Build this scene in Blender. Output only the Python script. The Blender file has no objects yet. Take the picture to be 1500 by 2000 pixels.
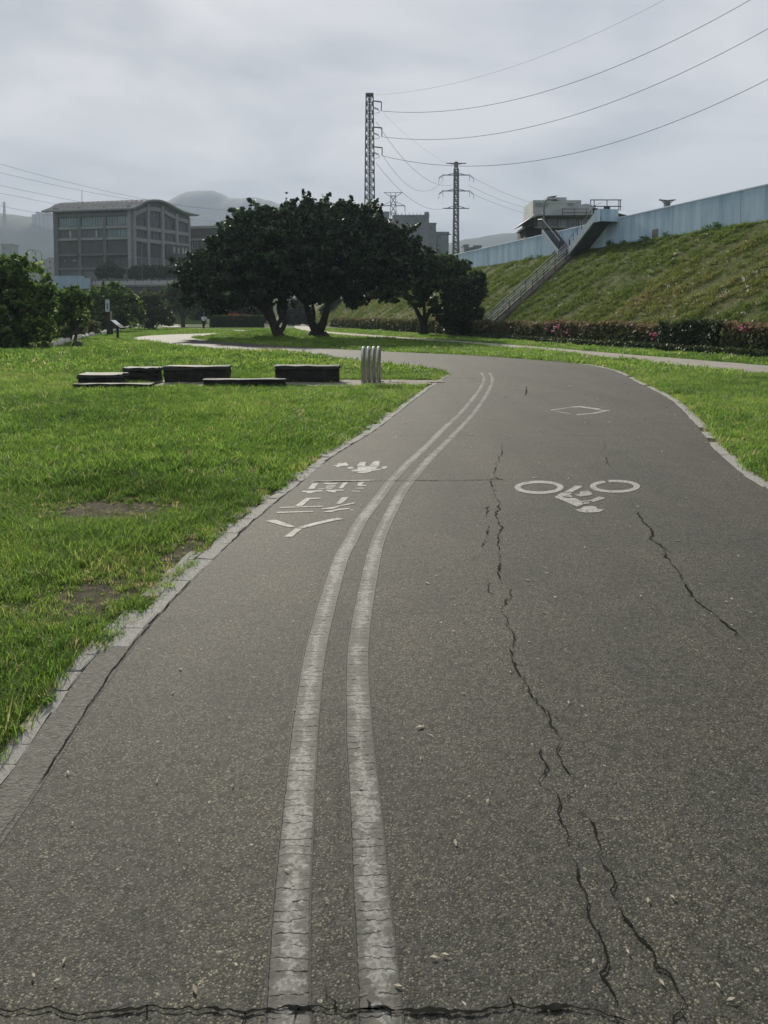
import bpy, bmesh, math, random
import numpy as np
from mathutils import Vector, Matrix

R = math.radians
random.seed(7)
rng = np.random.default_rng(11)
sc = bpy.context.scene
COL = sc.collection

# ------------------------------------------------------------------ camera
FPX, CAMH = 1503.0, 1.5                      # focal length in photo pixels, eye height
PITCH = R(3)                                  # the photograph's uprights stay upright: nearly level camera, view shifted down
PPY = 618 + FPX * math.tan(PITCH)            # row of the principal point; horizon on row 618
cam_d = bpy.data.cameras.new('camera')
cam = bpy.data.objects.new('camera', cam_d)
COL.objects.link(cam)
cam.location = (0, 0, CAMH)
cam.rotation_euler = (R(90) - PITCH, 0, 0)
cam_d.sensor_fit = 'VERTICAL'
cam_d.angle = 2 * math.atan(1000 / FPX)
cam_d.shift_y = -(1000 - PPY) / 2000
cam_d.clip_start = 0.05
cam_d.clip_end = 9000
sc.camera = cam
sc.render.resolution_x, sc.render.resolution_y = 768, 1024

# ------------------------------------------------------------------ light
SUN_DIR = Vector((-0.60, 2.0, 1.05)).normalized()      # towards the sun: ahead, a little left, low
SUN_EL = math.asin(SUN_DIR.z)
SUN_AZ = math.atan2(SUN_DIR.x, SUN_DIR.y)               # from +Y towards +X
sun_d = bpy.data.lights.new('sun', 'SUN')
sun_d.energy = 5.0
sun_d.angle = R(2.5)
sun_d.color = (1.0, 0.93, 0.80)
sun = bpy.data.objects.new('sun', sun_d)
COL.objects.link(sun)
sun.rotation_euler = SUN_DIR.to_track_quat('Z', 'Y').to_euler()
sun.location = (0, 0, 60)

world = bpy.data.worlds.new('World')
sc.world = world
world.use_nodes = True
wt = world.node_tree
wt.nodes.clear()


def N(t, typ, **kw):
    n = t.nodes.new(typ)
    for k, v in kw.items():
        setattr(n, k, v)
    return n


def build_world(t):
    L = t.links.new
    out = N(t, 'ShaderNodeOutputWorld')
    bg = N(t, 'ShaderNodeBackground')
    bg.inputs['Strength'].default_value = 0.1
    L(bg.outputs[0], out.inputs[0])
    sky = N(t, 'ShaderNodeTexSky', sky_type='NISHITA', sun_disc=False)
    sky.sun_elevation = SUN_EL
    sky.sun_rotation = SUN_AZ
    sky.air_density = 1.2
    sky.dust_density = 2.0
    tc = N(t, 'ShaderNodeTexCoord')
    sep = N(t, 'ShaderNodeSeparateXYZ')
    L(tc.outputs['Generated'], sep.inputs[0])
    # cloud deck: direction projected on a high plane
    zz = N(t, 'ShaderNodeMath', operation='MAXIMUM'); zz.inputs[1].default_value = 0.0
    L(sep.outputs['Z'], zz.inputs[0])
    za = N(t, 'ShaderNodeMath', operation='ADD'); za.inputs[1].default_value = 0.16
    L(zz.outputs[0], za.inputs[0])
    dx = N(t, 'ShaderNodeMath', operation='DIVIDE'); L(sep.outputs['X'], dx.inputs[0]); L(za.outputs[0], dx.inputs[1])
    dy = N(t, 'ShaderNodeMath', operation='DIVIDE'); L(sep.outputs['Y'], dy.inputs[0]); L(za.outputs[0], dy.inputs[1])
    cmb = N(t, 'ShaderNodeCombineXYZ'); L(dx.outputs[0], cmb.inputs[0]); L(dy.outputs[0], cmb.inputs[1])
    n1 = N(t, 'ShaderNodeTexNoise'); n1.inputs['Scale'].default_value = 1.15
    n1.inputs['Detail'].default_value = 7; n1.inputs['Roughness'].default_value = 0.52; n1.inputs['Distortion'].default_value = 0.35
    L(cmb.outputs[0], n1.inputs['Vector'])
    n2 = N(t, 'ShaderNodeTexNoise'); n2.inputs['Scale'].default_value = 0.33
    n2.inputs['Detail'].default_value = 3
    mp = N(t, 'ShaderNodeMapping'); mp.inputs['Location'].default_value = (-4.2, 5.5, 0.4)
    L(cmb.outputs[0], mp.inputs[0]); L(mp.outputs[0], n2.inputs['Vector'])
    s1 = N(t, 'ShaderNodeMath', operation='MULTIPLY'); s1.inputs[1].default_value = 0.55
    L(n1.outputs['Fac'], s1.inputs[0])
    s2 = N(t, 'ShaderNodeMath', operation='MULTIPLY_ADD'); s2.inputs[1].default_value = 0.45
    L(n2.outputs['Fac'], s2.inputs[0]); L(s1.outputs[0], s2.inputs[2])
    cr = N(t, 'ShaderNodeValToRGB')
    cr.color_ramp.elements[0].position = 0.41; cr.color_ramp.elements[0].color = (2.4, 2.75, 3.3, 1)
    cr.color_ramp.elements[1].position = 0.59; cr.color_ramp.elements[1].color = (5.9, 5.9, 6.15, 1)
    L(s2.outputs[0], cr.inputs[0])
    # thin cloud glows around the sun's direction
    dot = N(t, 'ShaderNodeVectorMath', operation='DOT_PRODUCT')
    L(tc.outputs['Generated'], dot.inputs[0]); dot.inputs[1].default_value = SUN_DIR
    mx = N(t, 'ShaderNodeMath', operation='MAXIMUM'); mx.inputs[1].default_value = 0.0
    L(dot.outputs['Value'], mx.inputs[0])
    pw = N(t, 'ShaderNodeMath', operation='POWER'); pw.inputs[1].default_value = 14.0
    L(mx.outputs[0], pw.inputs[0])
    gl = N(t, 'ShaderNodeVectorMath', operation='SCALE'); gl.inputs[0].default_value = (.1, .1, .1)
    L(pw.outputs[0], gl.inputs['Scale'])
    ad = N(t, 'ShaderNodeVectorMath', operation='ADD')
    L(cr.outputs[0], ad.inputs[0]); L(gl.outputs[0], ad.inputs[1])
    mix = N(t, 'ShaderNodeMix', data_type='RGBA'); mix.inputs['Factor'].default_value = 0.985
    L(sky.outputs[0], mix.inputs[6]); L(ad.outputs[0], mix.inputs[7])
    L(mix.outputs[2], bg.inputs['Color'])


build_world(wt)
sc.view_settings.view_transform = 'Standard'
sc.view_settings.look = 'None'
sc.view_settings.exposure = 0.47
sc.view_settings.gamma = 1.0
sc.view_settings.use_curve_mapping = False
cy = sc.cycles
cy.use_denoising = True
cy.max_bounces = 7
cy.diffuse_bounces = 3
cy.glossy_bounces = 2
cy.transmission_bounces = 4
cy.transparent_max_bounces = 8
cy.volume_bounces = 1
cy.sample_clamp_indirect = 3.0
cy.sample_clamp_direct = 1.6


# ------------------------------------------------------------------ pixel -> place
def ray(u, v):
    cx, cyy = (u - 750) / FPX, (PPY - v) / FPX
    return Vector((cx, cyy * math.sin(PITCH) + math.cos(PITCH), cyy * math.cos(PITCH) - math.sin(PITCH)))


def gp(u, v, z=0.0):                          # pixel on a horizontal plane at height z
    d = ray(u, v)
    t = (z - CAMH) / d.z
    return Vector((d.x * t, d.y * t, z))


def ad(u, v, y):                              # pixel at forward distance y
    d = ray(u, v)
    t = y / d.y
    return Vector((d.x * t, y, CAMH + d.z * t))


def vplane(u, v, P, Q):                       # pixel on the vertical plane through plan points P, Q -> (distance along PQ, z)
    d = ray(u, v)
    ex = Vector((Q[0] - P[0], Q[1] - P[1])); ln = ex.length; ex /= ln
    nx = Vector((-ex.y, ex.x))
    t = (P[0] * nx.x + P[1] * nx.y) / (d.x * nx.x + d.y * nx.y)
    return ((d.x * t - P[0]) * ex.x + (d.y * t - P[1]) * ex.y, CAMH + d.z * t)


# ------------------------------------------------------------------ numpy noise
_perm = rng.permutation(4096)


def vnoise(x, y, seed=0):
    x = np.asarray(x, float); y = np.asarray(y, float)
    xi = np.floor(x).astype(int); yi = np.floor(y).astype(int)
    xf = x - xi; yf = y - yi
    u = xf * xf * (3 - 2 * xf); w = yf * yf * (3 - 2 * yf)

    def hsh(a, b):
        return _perm[(_perm[(a + seed * 131) & 4095] + b) & 4095] / 4095.0
    return (hsh(xi, yi) * (1 - u) + hsh(xi + 1, yi) * u) * (1 - w) + (hsh(xi, yi + 1) * (1 - u) + hsh(xi + 1, yi + 1) * u) * w


def fbm(x, y, o=4, seed=0):
    s = 0; a = 0.5; tot = 0
    for k in range(o):
        s = s + a * vnoise(np.asarray(x) * 2 ** k, np.asarray(y) * 2 ** k, seed + k); tot += a; a *= 0.5
    return s / tot


def sstep(a, b, x):
    t = np.clip((x - a) / (b - a), 0, 1)
    return t * t * (3 - 2 * t)


# ------------------------------------------------------------------ mesh builder
class MB:
    def __init__(self):
        self.v = []; self.f = []; self.m = []

    def add(self, vs, fs, mi=0):
        o = len(self.v)
        self.v += [tuple(p) for p in vs]
        self.f += [tuple(i + o for i in f) for f in fs]
        self.m += [mi] * len(fs)

    def box(self, x0, x1, y0, y1, z0, z1, T=None, mi=0, bev=0):
        if bev:
            b = min(bev, (x1 - x0) * .45, (y1 - y0) * .45, (z1 - z0) * .45)
            bm = bmesh.new()
            bmesh.ops.create_cube(bm, size=1)
            for v in bm.verts:
                v.co = Vector(((x0 + x1) / 2 + v.co.x * (x1 - x0), (y0 + y1) / 2 + v.co.y * (y1 - y0), (z0 + z1) / 2 + v.co.z * (z1 - z0)))
            bmesh.ops.bevel(bm, geom=bm.edges[:], offset=b, segments=1, affect='EDGES')
            bm.verts.index_update()
            vs = [v.co.copy() for v in bm.verts]; fs = [[v.index for v in f.verts] for f in bm.faces]
            bm.free()
        else:
            vs = [Vector(p) for p in ((x0, y0, z0), (x1, y0, z0), (x1, y1, z0), (x0, y1, z0), (x0, y0, z1), (x1, y0, z1), (x1, y1, z1), (x0, y1, z1))]
            fs = [(0, 3, 2, 1), (4, 5, 6, 7), (0, 1, 5, 4), (1, 2, 6, 5), (2, 3, 7, 6), (3, 0, 4, 7)]
        if T:
            vs = [T @ p for p in vs]
        self.add(vs, fs, mi)
        return self

    def tube(self, pts, rad, n=6, mi=0, cap=True):
        pts = [Vector(p) for p in pts]
        if not hasattr(rad, '__len__'):
            rad = [rad] * len(pts)
        vs = []; fs = []
        pv = None
        for i, p in enumerate(pts):
            d = (pts[min(i + 1, len(pts) - 1)] - pts[max(i - 1, 0)]).normalized()
            if pv is None:
                a = d.orthogonal().normalized()
            else:
                a = (pv - d * pv.dot(d)).normalized()
            pv = a
            b = d.cross(a)
            for k in range(n):
                an = 2 * math.pi * k / n
                vs.append(p + (a * math.cos(an) + b * math.sin(an)) * rad[i])
        for i in range(len(pts) - 1):
            for k in range(n):
                fs.append((i * n + k, i * n + (k + 1) % n, (i + 1) * n + (k + 1) % n, (i + 1) * n + k))
        if cap:
            fs.append(tuple(range(n))[::-1]); fs.append(tuple((len(pts) - 1) * n + k for k in range(n)))
        self.add(vs, fs, mi)
        return self

    def bar(self, a, b, w, mi=0):                 # square bar between two points
        return self.tube([a, b], w * .7071, 4, mi)

    def prism(self, poly, d, mi=0):               # polygon (3D points) extruded by vector d
        n = len(poly); d = Vector(d)
        vs = [Vector(p) for p in poly] + [Vector(p) + d for p in poly]
        fs = [tuple(range(n))[::-1], tuple(range(n, 2 * n))] + [(i, (i + 1) % n, n + (i + 1) % n, n + i) for i in range(n)]
        self.add(vs, fs, mi)
        return self

    def mesh(self, name, mats):
        me = bpy.data.meshes.new(name)
        me.from_pydata(self.v, [], self.f)
        for m in (mats if isinstance(mats, (list, tuple)) else [mats]):
            me.materials.append(m)
        if any(self.m):
            me.polygons.foreach_set('material_index', self.m)
        me.update()
        return me

    def build(self, name, mats, parent=None, smooth=False):
        me = self.mesh(name, mats)
        if smooth:
            me.polygons.foreach_set('use_smooth', [True] * len(me.polygons))
        return link(name, me, parent)


def link(name, me, parent=None):
    o = bpy.data.objects.new(name, me)
    COL.objects.link(o)
    if parent is not None:
        o.parent = parent
        o.matrix_parent_inverse = Matrix.Translation(-Vector(parent.location)) if parent.type == 'EMPTY' else Matrix.Identity(4)
    return o


def tag(o, label=None, cat=None, group=None, kind=None):
    if label: o['label'] = label
    if cat: o['category'] = cat
    if group: o['group'] = group
    if kind: o['kind'] = kind
    return o


def thing(name, loc, label, cat, group=None, kind=None):
    o = bpy.data.objects.new(name, None)
    COL.objects.link(o)
    o.location = loc
    o.empty_display_size = 0.2
    return tag(o, label, cat, group, kind)


def struct(name, me):
    return tag(link(name, me), kind='structure')


# ------------------------------------------------------------------ materials
def mat(name):
    m = bpy.data.materials.new(name)
    m.use_nodes = True
    t = m.node_tree
    b = t.nodes['Principled BSDF']
    return m, t, b, t.links.new


def ramp(t, stops):
    r = N(t, 'ShaderNodeValToRGB')
    e = r.color_ramp.elements
    while len(e) < len(stops):
        e.new(0.5)
    for i, (p, c) in enumerate(stops):
        e[i].position = p
        e[i].color = (*c, 1) if len(c) == 3 else c
    return r


def noise(t, scale, detail=4, rough=.55, vec=None, dist=0):
    n = N(t, 'ShaderNodeTexNoise')
    n.inputs['Scale'].default_value = scale; n.inputs['Detail'].default_value = detail
    n.inputs['Roughness'].default_value = rough; n.inputs['Distortion'].default_value = dist
    if vec is not None:
        t.links.new(vec, n.inputs['Vector'])
    return n


def mixc(t, fac, a, b, blend='MIX'):
    m = N(t, 'ShaderNodeMix', data_type='RGBA', blend_type=blend)
    for s, v in ((0, fac), (6, a), (7, b)):
        if isinstance(v, (tuple, list)):
            m.inputs[s].default_value = (*v, 1)[:4]
        elif isinstance(v, (int, float)):
            m.inputs[s].default_value = v
        else:
            t.links.new(v, m.inputs[s])
    return m.outputs[2]


def simple(name, c1, c2, scale=3.0, rough=.8, bump=.0, bscale=None, spec=.3, metal=0., streak=False):
    m, t, b, L = mat(name)
    tc = N(t, 'ShaderNodeTexCoord')
    vec = tc.outputs['Object']
    if streak:
        mp = N(t, 'ShaderNodeMapping'); mp.inputs['Scale'].default_value = (1, 1, .12)
        L(vec, mp.inputs[0]); vec = mp.outputs[0]
    n = noise(t, scale, 6, .6, vec)
    r = ramp(t, [(.32, c1), (.68, c2)])
    L(n.outputs['Fac'], r.inputs[0])
    L(r.outputs[0], b.inputs['Base Color'])
    b.inputs['Roughness'].default_value = rough
    b.inputs['Specular IOR Level'].default_value = spec
    b.inputs['Metallic'].default_value = metal
    if bump:
        n2 = noise(t, bscale or scale * 6, 4, .6, tc.outputs['Object'])
        bp = N(t, 'ShaderNodeBump'); bp.inputs['Strength'].default_value = bump; bp.inputs['Distance'].default_value = .02
        L(n2.outputs['Fac'], bp.inputs['Height']); L(bp.outputs[0], b.inputs['Normal'])
    return m


def m_asphalt():
    m, t, b, L = mat('asphalt')
    tc = N(t, 'ShaderNodeTexCoord'); V = tc.outputs['Object']
    vo = N(t, 'ShaderNodeTexVoronoi'); vo.inputs['Scale'].default_value = 185; L(V, vo.inputs['Vector'])
    vo2 = N(t, 'ShaderNodeTexVoronoi'); vo2.inputs['Scale'].default_value = 62; L(V, vo2.inputs['Vector'])
    sp = N(t, 'ShaderNodeSeparateColor'); L(vo.outputs['Color'], sp.inputs[0])
    stone = ramp(t, [(0.0, (.009, .011, .008)), (.30, (.030, .033, .026)), (.58, (.052, .054, .045)), (.80, (.100, .100, .087)), (.94, (.215, .21, .19))])
    L(sp.outputs[0], stone.inputs[0])
    sp2 = N(t, 'ShaderNodeSeparateColor'); L(vo2.outputs['Color'], sp2.inputs[0])
    big = ramp(t, [(.985, (0, 0, 0)), (.990, (1, 1, 1))]); L(sp2.outputs[1], big.inputs[0])
    bd = ramp(t, [(.30, (1, 1, 1)), (.42, (0, 0, 0))]); L(vo2.outputs['Distance'], bd.inputs[0])
    bm_ = N(t, 'ShaderNodeMath', operation='MULTIPLY'); L(big.outputs[0], bm_.inputs[0]); L(bd.outputs[0], bm_.inputs[1])
    c = mixc(t, bm_.outputs[0], stone.outputs[0], (.36, .355, .325))
    # pores between stones
    pr = ramp(t, [(.25, (1, 1, 1)), (.58, (.16, .17, .14))]); L(vo.outputs['Distance'], pr.inputs[0])
    c = mixc(t, .8, c, pr.outputs[0], 'MULTIPLY')
    # wear: polished brownish areas, old stains
    n1 = noise(t, .35, 5, .6, V, .4)
    r1 = ramp(t, [(.35, (.84, .86, .77)), (.65, (1.32, 1.15, .98))]); L(n1.outputs['Fac'], r1.inputs[0])
    c = mixc(t, 1, c, r1.outputs[0], 'MULTIPLY')
    n2 = noise(t, 2.3, 6, .65, V, .6)
    r2 = ramp(t, [(.28, (.68, .70, .68)), (.5, (1, 1, 1)), (.72, (1.28, 1.24, 1.18))]); L(n2.outputs['Fac'], r2.inputs[0])
    c = mixc(t, 1, c, r2.outputs[0], 'MULTIPLY')
    mpt = N(t, 'ShaderNodeMapping'); mpt.inputs['Scale'].default_value = (1.6, .16, 1); L(V, mpt.inputs[0])
    n8 = noise(t, 1.2, 4, .6, mpt.outputs[0], .3)
    r8 = ramp(t, [(.30, (.72, .74, .72)), (.68, (1.22, 1.19, 1.14))]); L(n8.outputs['Fac'], r8.inputs[0])
    c = mixc(t, 1, c, r8.outputs[0], 'MULTIPLY')
    # fine dust lies in the pores farther on, where fewer people ride close to the edge
    n3 = noise(t, 26, 3, .6, V)
    r3 = ramp(t, [(.42, (0, 0, 0)), (.72, (.5, .5, .5))]); L(n3.outputs['Fac'], r3.inputs[0])
    c = mixc(t, r3.outputs[0], c, (.082, .076, .066))
    L(c, b.inputs['Base Color'])
    b.inputs['Roughness'].default_value = .80
    b.inputs['Specular IOR Level'].default_value = .36
    bp = N(t, 'ShaderNodeBump'); bp.inputs['Strength'].default_value = .35; bp.inputs['Distance'].default_value = .004; bp.invert = True
    L(vo.outputs['Distance'], bp.inputs['Height'])
    bp2 = N(t, 'ShaderNodeBump'); bp2.inputs['Strength'].default_value = .25; bp2.inputs['Distance'].default_value = .02
    L(n2.outputs['Fac'], bp2.inputs['Height']); L(bp.outputs[0], bp2.inputs['Normal'])
    L(bp2.outputs[0], b.inputs['Normal'])
    return m


def m_paint():                                 # worn thermoplastic line, UV: u across 0..1, v metres along
    m, t, b, L = mat('worn_line_paint')
    uv = N(t, 'ShaderNodeUVMap'); sep = N(t, 'ShaderNodeSeparateXYZ'); L(uv.outputs[0], sep.inputs[0])
    tc = N(t, 'ShaderNodeTexCoord'); V = tc.outputs['Object']
    wob = noise(t, 14, 3, .6, V)
    # transverse shrinkage cracks
    wv = N(t, 'ShaderNodeMath', operation='MULTIPLY_ADD'); wv.inputs[1].default_value = .05
    L(wob.outputs['Fac'], wv.inputs[0]); L(sep.outputs[1], wv.inputs[2])
    cm = N(t, 'ShaderNodeCombineXYZ'); L(wv.outputs[0], cm.inputs[0])
    vo = N(t, 'ShaderNodeTexVoronoi', voronoi_dimensions='1D', feature='DISTANCE_TO_EDGE')
    vo.inputs['Scale'].default_value = 26; L(wv.outputs[0], vo.inputs['W'])
    ck = ramp(t, [(.02, (.8, .8, .8)), (.075, (0, 0, 0))]); L(vo.outputs['Distance'], ck.inputs[0])
    # gaps that do not run all the way across
    n0 = noise(t, 22, 2, .5, V); g0 = ramp(t, [(.36, (0, 0, 0)), (.52, (1, 1, 1))]); L(n0.outputs['Fac'], g0.inputs[0])
    ckm = N(t, 'ShaderNodeMath', operation='MULTIPLY'); L(ck.outputs[0], ckm.inputs[0]); L(g0.outputs[0], ckm.inputs[1])
    # edges
    e1 = N(t, 'ShaderNodeMath', operation='SUBTRACT'); e1.inputs[1].default_value = .5; L(sep.outputs[0], e1.inputs[0])
    e2 = N(t, 'ShaderNodeMath', operation='ABSOLUTE'); L(e1.outputs[0], e2.inputs[0])
    en = N(t, 'ShaderNodeMath', operation='MULTIPLY_ADD'); en.inputs[1].default_value = .10
    n9 = noise(t, 60, 3, .6, V); L(n9.outputs['Fac'], en.inputs[0]); L(e2.outputs[0], en.inputs[2])
    ed = ramp(t, [(.485, (0, 0, 0)), (.515, (1, 1, 1))]); L(en.outputs[0], ed.inputs[0])
    dark = N(t, 'ShaderNodeMath', operation='MAXIMUM'); L(ckm.outputs[0], dark.inputs[0]); L(ed.outputs[0], dark.inputs[1])
    # paint left on the thermoplastic: most along the middle, in short patches
    mpw = N(t, 'ShaderNodeMapping'); mpw.inputs['Scale'].default_value = (1.0, 2.4, 1); L(V, mpw.inputs[0])
    n5 = noise(t, 13, 8, .78, mpw.outputs[0], .2)
    n6 = noise(t, .8, 2, .5, V)
    n7 = noise(t, 5.5, 3, .6, V)
    sm0 = N(t, 'ShaderNodeMath', operation='MULTIPLY_ADD'); sm0.inputs[1].default_value = .6
    L(n6.outputs['Fac'], sm0.inputs[0]); L(n5.outputs['Fac'], sm0.inputs[2])
    sm1 = N(t, 'ShaderNodeMath', operation='MULTIPLY_ADD'); sm1.inputs[1].default_value = .55
    L(n7.outputs['Fac'], sm1.inputs[0]); L(sm0.outputs[0], sm1.inputs[2])
    sm = N(t, 'ShaderNodeMath', operation='MULTIPLY_ADD'); sm.inputs[1].default_value = -.55
    L(e2.outputs[0], sm.inputs[0]); L(sm1.outputs[0], sm.inputs[2])
    cr = ramp(t, [(.66, (.040, .040, .034)), (.82, (.066, .064, .055)), (.98, (.096, .093, .081)), (1.12, (.20, .197, .182))]); L(sm.outputs[0], cr.inputs[0])
    # speckle of stones showing through
    vs = N(t, 'ShaderNodeTexVoronoi'); vs.inputs['Scale'].default_value = 120; L(V, vs.inputs['Vector'])
    s5 = N(t, 'ShaderNodeSeparateColor'); L(vs.outputs['Color'], s5.inputs[0])
    s6 = ramp(t, [(.1, (.55, .56, .53)), (.8, (1.12, 1.12, 1.1))]); L(s5.outputs[2], s6.inputs[0])
    c = mixc(t, 1, cr.outputs[0], s6.outputs[0], 'MULTIPLY')
    c = mixc(t, dark.outputs[0], c, (.024, .024, .02))
    L(c, b.inputs['Base Color'])
    b.inputs['Roughness'].default_value = .7
    b.inputs['Specular IOR Level'].default_value = .3
    bp = N(t, 'ShaderNodeBump'); bp.inputs['Strength'].default_value = .6; bp.inputs['Distance'].default_value = .004; bp.invert = True
    L(dark.outputs[0], bp.inputs['Height']); L(bp.outputs[0], b.inputs['Normal'])
    return m


def m_symbol():                                # worn but still white symbol paint
    m, t, b, L = mat('symbol_paint')
    tc = N(t, 'ShaderNodeTexCoord'); V = tc.outputs['Object']
    n = noise(t, 9, 6, .7, V); r = ramp(t, [(.33, (.17, .167, .148)), (.48, (.28, .275, .254)), (.66, (.37, .365, .34))]); L(n.outputs['Fac'], r.inputs[0])
    v = N(t, 'ShaderNodeTexVoronoi'); v.inputs['Scale'].default_value = 95; L(V, v.inputs['Vector'])
    s = N(t, 'ShaderNodeSeparateColor'); L(v.outputs['Color'], s.inputs[0])
    r2 = ramp(t, [(.06, (.40, .40, .38)), (.30, (1, 1, 1))]); L(s.outputs[0], r2.inputs[0])
    c = mixc(t, 1, r.outputs[0], r2.outputs[0], 'MULTIPLY')
    L(c, b.inputs['Base Color']); b.inputs['Roughness'].default_value = .75
    return m


def m_leaf(name, stops, trans=.35, rough=.5, attr_type='GEOMETRY'):
    m, t, b, L = mat(name)
    a = N(t, 'ShaderNodeAttribute', attribute_name='tint', attribute_type=attr_type)
    r = ramp(t, stops); L(a.outputs['Fac'], r.inputs[0])
    L(r.outputs[0], b.inputs['Base Color'])
    b.inputs['Roughness'].default_value = rough
    b.inputs['Specular IOR Level'].default_value = .14
    tr = N(t, 'ShaderNodeBsdfTranslucent')
    hs = N(t, 'ShaderNodeHueSaturation'); hs.inputs['Value'].default_value = 1.5; hs.inputs['Saturation'].default_value = 1.1
    L(r.outputs[0], hs.inputs['Color']); L(hs.outputs[0], tr.inputs['Color'])
    mx = N(t, 'ShaderNodeMixShader'); mx.inputs[0].default_value = trans
    L(b.outputs[0], mx.inputs[1]); L(tr.outputs[0], mx.inputs[2])
    L(mx.outputs[0], t.nodes['Material Output'].inputs[0])
    return m


def m_ground():
    m, t, b, L = mat('lawn_soil')
    tc = N(t, 'ShaderNodeTexCoord'); V = tc.outputs['Object']
    a = N(t, 'ShaderNodeAttribute', attribute_name='bare')
    n = noise(t, 1.1, 7, .65, V); n2 = noise(t, 14, 7, .72, V)
    g = ramp(t, [(.3, (.035, .065, .014)), (.55, (.062, .105, .020)), (.8, (.10, .13, .032))])
    L(n.outputs['Fac'], g.inputs[0])
    s = ramp(t, [(.3, (.026, .022, .014)), (.7, (.085, .070, .048))]); L(n2.outputs['Fac'], s.inputs[0])
    ad_ = N(t, 'ShaderNodeMath', operation='MULTIPLY_ADD'); ad_.inputs[1].default_value = .8
    L(n2.outputs['Fac'], ad_.inputs[0]); L(a.outputs['Fac'], ad_.inputs[2])
    f = ramp(t, [(.45, (0, 0, 0)), (1.05, (1, 1, 1))]); L(ad_.outputs[0], f.inputs[0])
    c = mixc(t, f.outputs[0], g.outputs[0], s.outputs[0])
    L(c, b.inputs['Base Color']); b.inputs['Roughness'].default_value = .95; b.inputs['Specular IOR Level'].default_value = .1
    bp = N(t, 'ShaderNodeBump'); bp.inputs['Strength'].default_value = .5; bp.inputs['Distance'].default_value = .03
    L(n2.outputs['Fac'], bp.inputs['Height']); L(bp.outputs[0], b.inputs['Normal'])
    return m


def m_glass(name, c, rough=.12):
    m, t, b, L = mat(name)
    tc = N(t, 'ShaderNodeTexCoord'); n = noise(t, .5, 3, .5, tc.outputs['Object'])
    r = ramp(t, [(.35, tuple(x * .6 for x in c)), (.65, c)]); L(n.outputs['Fac'], r.inputs[0]); L(r.outputs[0], b.inputs['Base Color'])
    b.inputs['Roughness'].default_value = rough; b.inputs['Specular IOR Level'].default_value = .6
    return m


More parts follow.
